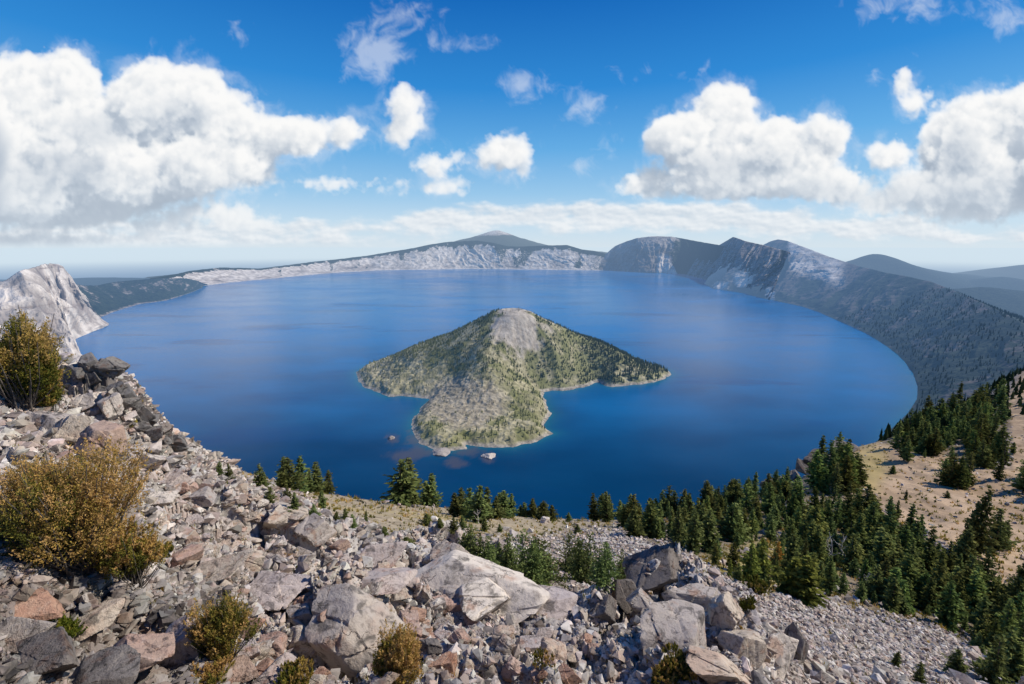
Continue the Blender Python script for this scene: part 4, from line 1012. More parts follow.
def scatter_pixels(n, poly=None, ymin=0, r=None):
    """random visible slope points, even over the picture"""
    out = []
    while len(out) < n:
        x = r.uniform(-110, 1134); y = r.uniform(ymin, 790)
        if poly is not None and not inside(poly, np.array([x]), np.array([y]))[0]: continue
        out.append((x, y))
    return out
def make_scree():
    r = np.random.default_rng(31)
    n = 330000
    # even over the visible picture: choose grid vertices with a chance by their footprint on the picture
    foot = np.abs(np.gradient(NPY, axis=0)) * np.abs(np.gradient(NPX, axis=1))
    foot = np.where(VIS, np.clip(foot, 0, 12), 0)
    wgt = foot * np.clip(ROCKY * (1 - 0.4 * WOOD) + 0.05 * TAN + 0.10 * GRASS + 0.03 * SAND + 0.05 * WOOD + 0.3 * TALUS, 0, 1.0) * (1 - 0.72 * np.clip(BED - 0.3, 0, 1)) * np.clip(0.35 + 1.6 * (fbm(NV / 1.7, 3, 0.5, 33) + 0.25) + TALUS, 0.12, 1.6)
    pr = (wgt / wgt.sum()).ravel()
    n = 78000
    idx = r.choice(pr.size, n, p=pr)
    i, j = np.unravel_index(idx, NV.shape[:2])
    u, v = r.random(n), r.random(n)
    i1 = np.minimum(i + 1, NRY - 1); j1 = np.minimum(j + 1, NCX - 1)
    P3 = NV[i, j] * ((1 - u) * (1 - v))[:, None] + NV[i1, j] * (u * (1 - v))[:, None] + NV[i, j1] * ((1 - u) * v)[:, None] + NV[i1, j1] * (u * v)[:, None]
    dist = np.linalg.norm(P3 - np.array([0, 0, CZ]), axis=1)
    spx = 1.1 + 1.3 * r.pareto(2.1, n)                # half-size in picture pixels: few big, many small
    tal = TALUS[i, j]
    spx = np.where(tal > 0.4, r.uniform(1.2, 3.0, n) * (dist / 60) ** -0.25, spx)
    spx = np.clip(spx, 0.8, 7.5)
    size = np.clip(spx * dist / FPX, 0.015, 1.1)
    size = np.where(tal > 0.4, np.clip(size, 0.03, 0.75), size)
    Vs, Fs, tone, tint, base = [], [], [], [], 0
    kinds = r.integers(0, len(HULLS), n)
    for k, (HV, HF) in enumerate(HULLS):
        s = np.nonzero(kinds == k)[0]
        if not len(s): continue
        q = r.standard_normal((len(s), 4)); q /= np.linalg.norm(q, axis=1)[:, None]
        w, x, y, z = q.T
        M = np.stack([1 - 2 * (y * y + z * z), 2 * (x * y - z * w), 2 * (x * z + y * w), 2 * (x * y + z * w), 1 - 2 * (x * x + z * z), 2 * (y * z - x * w), 2 * (x * z - y * w), 2 * (y * z + x * w), 1 - 2 * (x * x + y * y)], -1).reshape(-1, 3, 3)
        W = np.einsum('nij,vj->nvi', M, HV) * size[s][:, None, None]
        W[..., 2] *= 0.8
        W += P3[s][:, None, :] + np.array([0, 0, 0.12]) * size[s][:, None, None]
        Vs.append(W.reshape(-1, 3)); nv = len(HV)
        Fs.append((HF[None] + (base + np.arange(len(s)) * nv)[:, None, None]).reshape(-1, 3)); base += len(s) * nv
        tn = np.clip(r.normal(0.5, 0.26, len(s)), 0, 1)
        br = np.clip(r.normal(0.92, 0.24, len(s)), 0.35, 1.4)
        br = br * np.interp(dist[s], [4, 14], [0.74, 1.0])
        br = br * np.where((NPX[i, j][s] < 230) & (NPY[i, j][s] > 585), 0.66, 1.0)  # bottom-left shade painted into the stone tint
        tc_ = np.stack([br * r.uniform(0.97, 1.06, len(s)), br, br * r.uniform(0.92, 1.04, len(s))], -1)
        tone.append(np.repeat(tn, nv)); tint.append(np.repeat(tc_, nv, axis=0))
    o = link(bpy.data.objects.new('rubble', mesh_np('rubble', np.concatenate(Vs), np.concatenate(Fs), {'tone': np.concatenate(tone), 'tint': np.concatenate(tint)}, False, M_scree)))
    tag(o, kind='stuff')
make_scree()

def put_boulder(xp, yp, wpx, hpx, label, group=None, tint=(1, 1, 1), slab=False, sink=0.42, rot=None, tilt=None, r=rb, me=None, Y=None):
    p, ri, ci = ground_at(xp, yp + hpx * 0.35)
    dist = p[1] if Y is None else Y
    if me is None: me = (SLABS if slab else BLOCKS)[r.integers(0, 6 if slab else 14)]
    w = wpx * dist / FPX / 2 * 1.16; h = hpx * dist / FPX / 2 * 0.95
    o = link(bpy.data.objects.new('boulder', me))
    o.scale = (w, w * r.uniform(0.8, 1.05), h / (0.36 if slab else 0.72))
    o.location = (p[0], p[1] + w * 0.35, p[2] + h * (1 - 2 * sink) )
    o.rotation_euler = (tilt[0] if tilt else r.uniform(-.4, .3), tilt[1] if tilt else r.uniform(-.35, .35), rot if rot is not None else r.uniform(-.5, .5))
    tone = {PINK: .36, LILAC: .62, WHITE: .90, GREY: .70, DARKR: .72, TANR: .55, RUST: .36}.get(tuple(tint), .7)
    o.color = (*tint, float(np.clip(tone + r.normal(0, .07), 0, 1)))
    tag(o, label, 'boulder', group)
    return o
PINK, LILAC, WHITE, GREY, DARKR, TANR, RUST = (1.04, .87, .80), (1.02, .94, .93), (1.06, 1.0, .93), (.86, .81, .77), (.40, .375, .36), (1.02, .94, .84), (1.0, .74, .60)
HEROES = [
 (124,655,78,58,PINK,0,'large reddish block at the bottom left, right of the dark ledge'),
 (180,630,56,92,LILAC,0,'tall leaning wedge with a grey top and red side, left of the round shrub'),
 (10,636,56,44,GREY,1,'pale grey slab cut by the left edge below the big shrub'),
 (45,655,74,48,DARKR,1,'dark striped ledge in the bottom left corner'),
 (92,680,80,40,DARKR,1,'dark grey ledge with a pale vein at the bottom edge'),
 (78,628,50,26,TANR,1,'brown flat slab in the shade under the big shrub'),
 (22,604,56,26,RUST,1,'brown slab at the left edge just below the big shrub'),
 (266,594,84,46,LILAC,1,'broad lilac slab above the round shrub and left of the streaked block'),
 (342,642,112,90,GREY,0,'big lichen-streaked block left of the orange shrub'),
 (335,610,34,30,RUST,0,'orange-tipped block on the upper end of the streaked block'),
 (377,584,64,26,LILAC,1,'flat lilac slab left of the white rock rib'),
 (468,590,134,44,WHITE,1,'widest white slab of the pale rock rib'),
 (450,556,46,44,GREY,0,'dark pointed rock that tops the white rib'),
 (486,600,90,40,WHITE,1,'white slab at the right foot of the rock rib'),
 (430,640,28,46,DARKR,0,'narrow dark upright block right of the orange shrub'),
 (404,630,40,30,PINK,0,'pink block just above the orange shrub'),
 (445,662,34,32,RUST,0,'orange-pink block at the bottom, right of the orange shrub'),
 (258,652,26,22,TANR,0,'small tan block beside the bleached branch'),
 (283,524,42,34,TANR,0,'squarish tan block high on the boulder slope below the lakeside conifers'),
 (313,528,40,30,GREY,0,'grey block with a shaded face beside the squarish tan block'),
 (375,556,50,30,LILAC,1,'lilac slab halfway between the tan block and the pointed rock'),
 (85,400,40,30,WHITE,0,'whitish block on the crest of the left knoll'),
 (95,436,54,50,PINK,0,'big pinkish block below the whitish block on the left knoll'),
 (35,420,40,32,GREY,0,'grey block between the two left shrubs'),
 (66,426,34,44,TANR,0,'tan upright block left of the big pinkish block'),
 (112,415,24,34,WHITE,0,'small white upright block right of the big pinkish block'),
 (147,463,30,24,WHITE,0,'pale block at the lower end of the dark crag'),
 (173,478,30,24,LILAC,0,'lilac block below the dark crag'),
 (199,496,30,24,GREY,0,'grey block on the open slope right of the dark crag'),
 (156,502,34,20,WHITE,1,'pale flat slab on the slope right of the big shrub'),
 (208,573,66,24,TANR,1,'long tan slab right of the big shrub'),
 (176,556,44,34,PINK,0,'pink block against the right side of the big shrub'),
 (246,560,40,26,TANR,0,'tan block on the slope above the lilac slab'),
 (28,350,40,50,DARKR,0,'dark rock behind the upper left shrub'),
 (62,376,40,22,GREY,0,'low grey rock on the skyline right of the upper left shrub'),
 (698,600,66,34,GREY,0,'upper block of the rocky outcrop with a pale flat top'),
 (678,636,80,58,GREY,1,'cracked grey slab on the face of the rocky outcrop'),
 (722,612,46,62,TANR,0,'upright pillar on the right of the cracked grey slab'),
 (770,655,66,62,WHITE,1,'pale smooth slab at the lower right of the outcrop'),
 (738,642,46,40,TANR,0,'tan block between the cracked slab and the pale smooth slab'),
 (655,588,74,30,DARKR,0,'dark rounded brow along the top of the outcrop'),
 (602,610,32,36,DARKR,0,'dark upright block at the left end of the outcrop'),
 (620,606,28,34,DARKR,0,'dark block next to the left end of the outcrop'),
 (640,602,30,30,GREY,0,'grey block under the dark brow of the outcrop'),
 (795,640,30,54,DARKR,0,'dark rib on the right side of the outcrop'),
 (720,676,90,30,TANR,1,'broad tan ledge at the bottom under the outcrop'),
 (541,606,66,24,LILAC,1,'pale lilac slab left of the outcrop'),
 (524,596,44,22,WHITE,1,'white slab beside the low conifer clump'),
 (838,640,14,14,WHITE,0,'single bright stone in the lower right talus'),
 (822,456,26,22,DARKR,0,'dark crag top on the brink behind the tall broad conifer'),
 (848,448,30,18,DARKR,0,'dark crag on the brink at the edge of the sand hollow'),
 (796,472,20,18,DARKR,0,'dark crag block on the brink left of the tall broad conifer'),
 (808,463,22,20,DARKR,0,'dark crag block touching the tall broad conifer'),
 (778,484,30,16,DARKR,0,'lowest dark crag of the brink above the water'),
 (545,520,14,10,WHITE,0,'pale rock on the lake edge behind the short conifers'),
]
for h in HEROES:
    put_boulder(h[0], h[1], h[2], h[3], h[6], tint=h[4], slab=bool(h[5]))
def more_boulders():
    r = np.random.default_rng(57)
    zones = [
     ([(150,470),(240,485),(330,532),(430,562),(420,580),(330,580),(250,570),(180,560),(165,520)], 110, (7, 20), 'angular pale block lying loose on the upper boulder slope', 'loose blocks on the upper boulder slope', (TANR, WHITE, LILAC, PINK, GREY)),
     ([(200,590),(420,590),(520,625),(600,640),(600,684),(230,684),(240,620)], 95, (11, 44), 'jumbled pinkish block in the near rubble along the bottom', 'jumbled blocks in the near rubble', (PINK, TANR, LILAC, GREY, RUST)),
     ([(510,600),(590,600),(640,640),(650,684),(520,684)], 34, (7, 18), 'small dark block in the rubble left of the outcrop', 'small blocks left of the outcrop', (DARKR, GREY, PINK)),
     ([(800,612),(900,622),(960,640),(930,684),(810,684)], 36, (5, 11), 'small grey block standing out of the lower right talus', 'blocks in the lower right talus', (GREY, WHITE, TANR, LILAC)),
    ]
    for x, y in [(70,374),(82,376),(92,378),(102,382),(112,383),(120,390),(128,397),(108,394),(118,402),(134,406),(142,414),(128,412),(150,422),(140,426),(158,431),(166,437),(174,443),(152,436),(96,388),(162,444)]:
        w = r.uniform(17, 30)
        put_boulder(x + r.normal(0, 2), y + r.normal(0, 2), w, w * r.uniform(0.7, 1.1), 'blackish block of the jagged crag on the left knoll, against the lake', 'dark blocks of the jagged crag', (.34 + .16 * r.random(),) * 3, sink=0.3, r=r)
    for poly, n, (a, b), lab, grp, tints in zones:
        pts = scatter_pixels(n, poly, 300, r)
        for (x, y) in pts:
            w = a + (b - a) * r.random() ** 1.8
            put_boulder(x, y, w, w * r.uniform(0.55, 0.95), lab, grp, tints[r.integers(0, len(tints))], slab=r.random() < 0.5, r=r)
more_boulders()
print('near', _t.time() - _t0)
# ------------------------------------------------------------------ conifers
def conifer_mats():
    m, gm = new_mat('conifer_needles')
    oi = gm.n('ShaderNodeObjectInfo')
    t = gm.attr('tone').outputs['Fac']
    col = gm.n('ShaderNodeValToRGB', {0: t})
    e = col.color_ramp.elements
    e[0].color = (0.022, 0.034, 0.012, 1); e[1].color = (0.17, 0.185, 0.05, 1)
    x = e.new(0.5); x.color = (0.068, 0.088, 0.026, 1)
    c = gm.n('ShaderNodeHueSaturation', {'Hue': gm.rng(oi.outputs['Random'], 0, 1, 0.47, 0.525), 'Saturation': 0.95, 'Value': gm.rng(oi.outputs['Random'], 0, 1, 0.8, 1.75), 'Color': col.outputs[0]}).outputs[0]
    c = gm.mix(1.0, c, oi.outputs['Color'], 'MULTIPLY')
    d = gm.n('ShaderNodeBsdfDiffuse', {'Color': c}); tl = gm.n('ShaderNodeBsdfTranslucent', {'Color': c})
    out_hazed(gm, gm.n('ShaderNodeMixShader', {0: 0.25, 1: d.outputs[0], 2: tl.outputs[0]}).outputs[0])
    b, gb = new_mat('conifer_bark')
    pos = gb.n('ShaderNodeTexCoord').outputs['Object']
    nn = gb.noise(gb.v('MULTIPLY', pos, (6, 6, 1.2)), 4.0, 4.0, 0.6).outputs[0]
    gb.n('ShaderNodeOutputMaterial', {'Surface': gb.n('ShaderNodeBsdfPrincipled', {'Base Color': gb.mix(nn, (0.05, 0.04, 0.03), (0.17, 0.14, 0.115)), 'Roughness': 0.95}).outputs[0]})
    w, gw = new_mat('bleached_wood')
    pos = gw.n('ShaderNodeTexCoord').outputs['Object']
    nn = gw.noise(gw.v('MULTIPLY', pos, (8, 8, 1.0)), 3.0, 4.0, 0.6).outputs[0]
    gw.n('ShaderNodeOutputMaterial', {'Surface': gw.n('ShaderNodeBsdfPrincipled', {'Base Color': gw.mix(nn, (0.30, 0.27, 0.24), (0.66, 0.62, 0.57)), 'Roughness': 0.9}).outputs[0]})
    return m, b, w
M_needle, M_bark, M_bleach = conifer_mats()
def tube(path, radii, k=6):
    path = np.asarray(path, float); n = len(path)
    tg = np.gradient(path, axis=0); tg /= np.linalg.norm(tg, axis=1)[:, None] + 1e-9
    ref = np.array([0.31, 0.95, 0.05]); a = np.cross(tg, ref); a /= np.linalg.norm(a, axis=1)[:, None] + 1e-9; b = np.cross(tg, a)
    th = np.linspace(0, 2 * np.pi, k, endpoint=False)
    V = path[:, None, :] + (a[:, None, :] * np.cos(th)[None, :, None] + b[:, None, :] * np.sin(th)[None, :, None]) * np.asarray(radii)[:, None, None]
    V = V.reshape(-1, 3); F = []
    for i in range(n - 1):
        for j in range(k): F.append((i * k + j, i * k + (j + 1) % k, (i + 1) * k + (j + 1) % k, (i + 1) * k + j))
    return V, np.array(F)
def join(parts):
    Vs, Fs, b = [], [], 0
    for V, F in parts: Vs.append(V); Fs.append(F + b); b += len(V)
    return np.concatenate(Vs), np.concatenate(Fs)
def crown_mesh(name, r, width, bare=0.06, dens=1.0, lumps=0.35, tops=1, sparse=0.0):
    """crown of a 1 m high conifer: whorls of drooping branches set with small needle sprays"""
    Ps, Ds, Sz, Tn = [], [], [], []
    for tp in range(tops):
        h0 = 1.0 if tp == 0 else r.uniform(0.6, 0.9); ox, oy = (0, 0) if tp == 0 else (r.uniform(-.5, .5) * width, r.uniform(-.5, .5) * width)
        wd = width * (1.0 if tp == 0 else 0.7)
        nl = int(34 * h0)
        ph = r.uniform(0, 6.28, 6)
        for l in range(nl):
            s = (l + r.random()) / nl; z = bare + (h0 - bare) * s
            prof = (1 - s) ** 0.72 * (0.55 + 0.45 * min(1, s / 0.14)) + 0.035
            prof *= 1 + lumps * math.sin(s * 19 + ph[0]) * 0.35
            nb = max(3, int((8 - 3.5 * s) * dens))
            for b_ in range(nb):
                if r.random() < sparse: continue
                a = r.uniform(0, 6.28)
                L = wd * prof * r.uniform(0.55, 1.12) * (1 + lumps * 0.7 * math.sin(a * 2 + ph[1] + s * 6))
                droop = -0.22 * (1 - s) - 0.05
                np_ = max(3, int(3 + 7 * L / width))
                for q in range(np_):
                    f = (q + 0.6) / np_
                    if f < 0.25 and r.random() < 0.5: continue
                    rad = L * f
                    Ps.append((ox + math.cos(a) * rad + r.normal(0, .010), oy + math.sin(a) * rad + r.normal(0, .010), z + droop * rad + 0.18 * rad * f * f + r.normal(0, .006)))
                    Ds.append((math.cos(a) + r.normal(0, .5), math.sin(a) + r.normal(0, .5), r.normal(0.05, .4)))
                    Sz.append(r.uniform(0.024, 0.046) * (1 - 0.35 * s))
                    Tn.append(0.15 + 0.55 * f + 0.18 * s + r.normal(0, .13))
    Ps, Ds, Sz, Tn = np.array(Ps), np.array(Ds), np.array(Sz), np.clip(np.array(Tn), 0, 1)
    Ds /= np.linalg.norm(Ds, axis=1)[:, None]
    n = len(Ps); u = np.cross(Ds, r.standard_normal((n, 3))); u /= np.linalg.norm(u, axis=1)[:, None]
    s = Sz[:, None]
    V = np.stack([Ps - Ds * s * 0.8, Ps + u * s * 0.55, Ps + Ds * s * 1.1, Ps - u * s * 0.55], 1).reshape(-1, 3)
    F = np.arange(4 * n).reshape(-1, 4)
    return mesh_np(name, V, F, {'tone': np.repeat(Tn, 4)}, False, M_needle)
def trunk_mesh(name, r, top=0.97, rad=0.018):
    z = np.linspace(-0.03, top, 9)
    V, F = tube(np.stack([np.cumsum(r.normal(0, .003, 9)), np.cumsum(r.normal(0, .003, 9)), z], -1), np.interp(z, [-0.03, 0.0, top], [rad * 1.3, rad, rad * 0.12]))
    return mesh_np(name, V, F, None, True, M_bark)
rt = np.random.default_rng(77)
TREES = []
for wd, bare, tops in ((0.15, 0.05, 1), (0.17, 0.08, 1), (0.19, 0.04, 1), (0.14, 0.10, 1), (0.20, 0.05, 2), (0.18, 0.04, 3), (0.23, 0.03, 2), (0.16, 0.06, 1)):
    TREES.append((crown_mesh('crown', rt, wd, bare, 1.0, rt.uniform(.25, .5), tops), trunk_mesh('trunk', rt)))
LOWTREES = [(crown_mesh('crown', rt, wd, 0.0, 1.15, 0.6, 4), trunk_mesh('trunk', rt, 0.8, 0.03)) for wd in (0.42, 0.55, 0.48)]
THIN = [(crown_mesh('crown', rt, 0.15, 0.1, 0.7, 0.5, 1, 0.35), trunk_mesh('trunk', rt)) for _ in range(2)]
ntree = 0
def tree_at(P3, hgt, label, group=None, kind=None, lean=0.03, tint=(1, 1, 1), wide=1.0, name='conifer_tree', r=rt):
    global ntree
    lst = TREES if kind is None else kind
    cm, tm = lst[r.integers(0, len(lst))]
    e = empty(name, (P3[0], P3[1], P3[2] - 0.1), r.uniform(0, 6.28))
    e.rotation_euler = (r.normal(0, lean), r.normal(0, lean), r.uniform(0, 6.28))
    s = hgt; w = s * wide * r.uniform(0.85, 1.2)
    e.scale = (w, w, s)
    c = link(bpy.data.objects.new('crown', cm), e); c.color = (*tint, 1)
    link(bpy.data.objects.new('trunk', tm), e)
    tag(e, label, 'tree', group); ntree += 1
    return e
def tree_px(xp, yp, hpx, label, group=None, kind=None, wide=1.0, tint=(1, 1, 1), name='conifer_tree', r=rt, Ymin=0):
    p, i, j = ground_at(xp, yp)
    tree_at(p, max(0.6, hpx * p[1] / FPX * (1.75 if kind is LOWTREES else 1.12)), label, group, kind, 0.03, tint, wide, name, r)
G_LAKE = 'dark conifers along the brink of the slope above the lake'
SOLO = [  # base x, base y, height (pixels), width factor, low kind?, label
 (222,476,15,1.1,0,'leftmost small conifer on the brink, left of the pale rock'),
 (230,479,15,1.1,0,'second small conifer from the left on the brink'),
 (261,487,22,1.0,0,'slim conifer standing alone, third from the left on the brink'),
 (272,504,18,1.2,0,'short bushy conifer below the slim lone one near the left brink'),
 (284,488,29,1.15,0,'left tree of the tight clump at the left brink'),
 (292,491,31,1.2,0,'second tree of the tight clump at the left brink'),
 (300,492,33,1.2,0,'tallest tree of the tight clump at the left brink'),
 (309,494,24,1.2,0,'short tree in the middle of the tight clump at the left brink'),
 (317,494,30,1.2,0,'right tall tree of the tight clump at the left brink'),
 (329,494,22,1.1,0,'tree ending the tight clump on its right'),
 (288,502,15,1.3,0,'bushy small conifer in front of the tight clump, its left'),
 (297,511,17,1.3,0,'bushy small conifer farthest downhill in front of the tight clump'),
 (322,509,18,1.2,0,'small conifer in front of the tight clump, its right'),
 (317,517,12,1.2,0,'tiny conifer on pale ground below the tight clump'),
 (346,519,11,1.3,0,'tiny conifer right of the clump on the tan strip'),
 (353,528,10,1.3,0,'tiny round conifer lowest on the left of the tan strip'),
 (367,521,11,1.2,0,'tiny pointed conifer alone on the tan strip'),
 (385,539,9,1.3,0,'tiny conifer alone at the lower edge of the tan strip'),
 (337,520,9,1.3,0,'very small conifer left of the tiny pair on the tan strip'),
 (401,505,42,1.35,0,'tall broad conifer, left of the pair against the water'),
 (411,505,44,1.25,0,'tall broad conifer, right of the pair against the water'),
 (433,496,31,1.35,0,'single broad conifer right of the tall pair'),
 (426,526,12,2.0,0,'round low conifer on the tan strip below the single broad conifer'),
 (408,548,6,2.2,0,'dwarf mat-like conifer on pale rock left of the pointed rock'),
 (454,517,23,1.3,0,'left tree of the middle brink clump'),
 (461,516,27,1.2,0,'second tree of the middle brink clump'),
 (469,519,30,1.2,0,'third tree of the middle brink clump'),
 (478,523,36,1.2,0,'tallest tree of the middle brink clump'),
 (488,520,31,1.2,0,'fifth tree of the middle brink clump'),
 (497,519,22,1.3,0,'short tree near the right end of the middle brink clump'),
 (504,518,26,1.2,0,'slim tree ending the middle brink clump on the right'),
 (512,518,23,1.3,0,'broad small tree right after the middle brink clump'),
 (454,532,13,1.6,0,'low conifer in front of the middle brink clump, its left'),
 (463,530,13,1.6,0,'low conifer in front of the middle brink clump, its middle'),
 (441,531,9,1.8,0,'tiny round conifer left of the low ones in front of the middle clump'),
 (485,532,15,1.5,0,'low conifer in front of the middle brink clump, its right'),
 (500,533,9,1.6,0,'tiny round conifer in front of the right end of the middle clump'),
 (525,511,14,1.5,0,'small conifer between the middle clump and the pale lake-edge rock'),
 (534,518,19,1.4,0,'small conifer just left of the pale lake-edge rock'),
 (543,520,18,1.5,0,'small conifer in front of the pale lake-edge rock'),
 (553,521,15,1.5,0,'small conifer right of the pale lake-edge rock'),
 (577,534,10,1.7,0,'tiny dark conifer on the talus below the lakeside trees'),
 (568,522,9,1.6,0,'tiny conifer on the bare brink between two clumps'),
 (470,560,22,1.0,1,'low spreading conifer beside the pointed rock'),
 (488,567,20,1.0,1,'low spreading conifer, second in the row beside the pointed rock'),
 (507,574,26,1.0,1,'low spreading conifer in the middle of the row beside the pointed rock'),
 (524,580,30,1.0,1,'low spreading conifer, tallest of the row beside the pointed rock'),
 (543,586,30,1.0,1,'low spreading conifer ending the row beside the pointed rock'),
 (572,574,26,0.9,1,'low spreading conifer at the back of the clump on the talus'),
 (588,584,36,0.8,1,'tallest low spreading conifer of the clump on the talus'),
 (604,584,26,0.9,1,'low spreading conifer in the middle of the clump on the talus'),
 (619,585,26,0.75,1,'low spreading conifer ending the clump on the talus at the right'),
 (594,521,28,1.5,0,'broad dark conifer, first of the long wood on the brink'),
 (606,522,31,1.5,0,'tall broad conifer near the left end of the long wood'),
 (634,537,32,1.4,0,'bushy conifer standing forward of the long wood, its left end'),
 (652,529,14,1.8,0,'low bush-like conifer at the foot of the long wood'),
 (692,552,42,1.3,0,'dark forward conifer, left one of the pair at the talus edge'),
 (706,552,43,1.3,0,'dark forward conifer, right one of the pair at the talus edge'),
 (730,577,20,1.0,0,'slim yellowish young conifer at the talus edge'),
 (748,582,44,1.3,0,'broad bright green conifer on the talus edge, left half of the big pair'),
 (761,584,49,1.3,0,'broad bright green conifer on the talus edge, right half of the big pair'),
 (818,482,46,1.4,0,'tall broad conifer on the dark knoll above the lake'),
 (805,604,50,1.9,0,'light green spreading conifer leading the dense stand on the left'),
 (884,556,62,0.85,0,'tallest slim conifer on the upper edge of the dense stand'),
 (905,500,10,1.6,0,'tiny young conifer in the middle of the open sand'),
 (892,474,9,1.8,0,'tiny bushy conifer on the sand left of the compact grove'),
 (946,498,8,1.8,0,'tiny bushy conifer just below the compact sand grove'),
 (1012,455,12,1.4,0,'tiny conifer right of the sunny band'),
 (1004,530,9,1.6,0,'tiny bushy conifer beside the sand track at the right'),
 (897,520,20,1.3,0,'lone small conifer on the sand above the dense stand'),
 (976,556,72,0.8,0,'very tall conifer with a stepped top beside the sand track'),
 (967,556,58,0.9,0,'tall conifer left of the very tall one beside the sand track'),
 (993,549,42,1.3,0,'medium conifer right of the very tall one on the sand'),
 (1001,548,30,1.4,0,'short conifer at the right end of the group on the sand'),
 (1010,628,78,0.8,0,'slim high conifer with a thin top at the right edge'),
 (992,690,62,1.5,0,'very dark conifer in the bottom right corner'),
 (955,676,30,1.8,0,'dark bushy conifer at the bottom, left of the corner tree'),
 (895,668,20,1.5,0,'small dark conifer at the bottom edge of the talus'),
 (918,684,26,1.4,0,'small dark pointed conifer at the bottom edge right of the talus'),
]
for s in SOLO:
    tree_px(s[0], s[1], s[2] * (1.1 if s[0] < 580 else 1.0), s[5], None, LOWTREES if s[4] else None, s[3] * (1.4 if s[0] < 580 and not s[4] else 1.0),
            tint=(1.5, 1.5, 1.0) if 'bright' in s[5] or 'light' in s[5] or 'yellowish' in s[5] else (1, 1, 1))
def wood(poly, n, h0, h1, label, group, wide=1.15, seed=1, near_taller=True, mind=4.0):
    r = np.random.default_rng(seed); pts = []
    tries = 0
    while len(pts) < n and tries < 40000:
        tries += 1
        x, y = r.uniform(min(p[0] for p in poly), max(p[0] for p in poly)), r.uniform(min(p[1] for p in poly), max(p[1] for p in poly))
        if not inside(poly, np.array([x]), np.array([y]))[0]: continue
        if any(abs(x - a) < mind and abs(y - b) < mind * 0.8 for a, b in pts): continue
        pts.append((x, y))
    for x, y in sorted(pts, key=lambda q: q[1]):
        h = r.uniform(h0, h1) if not near_taller else np.interp(y, [min(p[1] for p in poly), max(p[1] for p in poly)], [h0, h1]) * r.uniform(0.68, 1.22)
        k = r.uniform(0.75, 1.35)
        tree_px(x, y, h, label, group, THIN if r.random() < 0.07 else None, wide * r.uniform(0.85, 1.25), (k * r.uniform(.9, 1.15), k, k * r.uniform(.8, 1.0)), r=r)
wood([(790,512),(830,500),(870,515),(905,535),(940,562),(968,568),(1000,592),(1024,612),(1040,690),(1012,690),(985,660),(935,622),(880,612),(835,600),(800,585),(778,560)], 100, 34, 52,
     'dark conifer packed in the dense stand between the talus and the sand', 'conifers of the dense stand', 1.25, 3)
wood([(600,515),(640,514),(700,502),(745,492),(790,488),(812,500),(800,530),(760,540),(700,545),(655,540),(612,532)], 56, 24, 34,
     'dark conifer in the long wood on the brink above the water', 'conifers of the long wood on the brink', 1.4, 5)
wood([(806,496),(838,462),(868,485),(862,498),(830,495)], 13, 30, 40, 'conifer on the slope below the dark knoll, left of the sand hollow', 'conifers beside the sand hollow', 1.2, 7)
wood([(931,478),(952,470),(969,478),(968,490),(945,491)], 9, 28, 33, 'conifer in the compact grove that stands on the open sand', 'conifers of the compact sand grove', 1.25, 9, mind=3)
wood([(958,432),(985,436),(1008,470),(1006,484),(985,478),(968,462)], 22, 26, 32, 'conifer on the lower end of the sunny band beside the sand', 'conifers at the lower end of the sunny band', 1.2, 11, mind=3)
wood([(890,446),(905,425),(945,412),(975,398),(995,395),(1003,418),(985,432),(960,436),(945,455),(925,462),(905,468)], 42, 20, 27, 'conifer on the shoulder of the ridge just above the sand', 'conifers on the shoulder of the ridge', 1.3, 13, mind=3)
wood([(1008,492),(1030,470),(1060,490),(1040,505)], 7, 26, 34, 'conifer on the sand at the far right edge, above the track', 'conifers at the far right edge', 1.3, 15)
wood([(705,560),(745,555),(800,560),(830,590),(812,598),(775,590),(735,585)], 12, 22, 36, 'conifer scattered over the yellow grass at the talus edge', 'conifers on the yellow grass', 1.25, 17, mind=7)
print('trees', ntree)

def understory():
    """the small trees that fill the wood between the ones one can tell apart"""
    r = np.random.default_rng(61)
    arrs = []
    for cm, _ in TREES[:5]:
        n = len(cm.vertices); co = np.empty(n * 3, np.float32); cm.vertices.foreach_get('co', co)
        tn = np.empty(n, np.float32); cm.attributes['tone'].data.foreach_get('value', tn)
        arrs.append((co.reshape(-1, 3), tn))
    polys = [([(790,520),(830,505),(870,518),(905,540),(940,566),(985,585),(1024,612),(1040,690),(1000,680),(935,622),(880,610),(835,598),(800,585),(775,560)], 230),
             ([(590,517),(640,514),(700,502),(745,495),(790,490),(800,530),(760,545),(700,550),(650,540),(605,530)], 120),
             ([(700,550),(790,545),(830,590),(800,598),(740,580)], 16), ([(895,446),(945,412),(1000,398),(1008,430),(950,450),(905,466)], 50)]
    Vs, Ts = [], []
    for poly, n in polys:
        for x, y in scatter_pixels(n, poly, 380, r):
            p, i, j = ground_at(x, y); h = r.uniform(9, 27) * p[1] / FPX; w = h * r.uniform(1.1, 1.8); a = r.uniform(0, 6.28)
            co, tn = arrs[r.integers(0, len(arrs))]
            X = (co[:, 0] * math.cos(a) - co[:, 1] * math.sin(a)) * w + p[0]; Y = (co[:, 0] * math.sin(a) + co[:, 1] * math.cos(a)) * w + p[1]
            Vs.append(np.stack([X, Y, co[:, 2] * h + p[2] - 0.1], -1)); Ts.append(np.clip(tn + r.normal(0, .08), 0, 1))
    V = np.concatenate(Vs)
    o = link(bpy.data.objects.new('forest', mesh_np('forest', V, np.arange(len(V)).reshape(-1, 4), {'tone': np.concatenate(Ts)}, False, M_needle)))
    tag(o, kind='stuff')
understory()
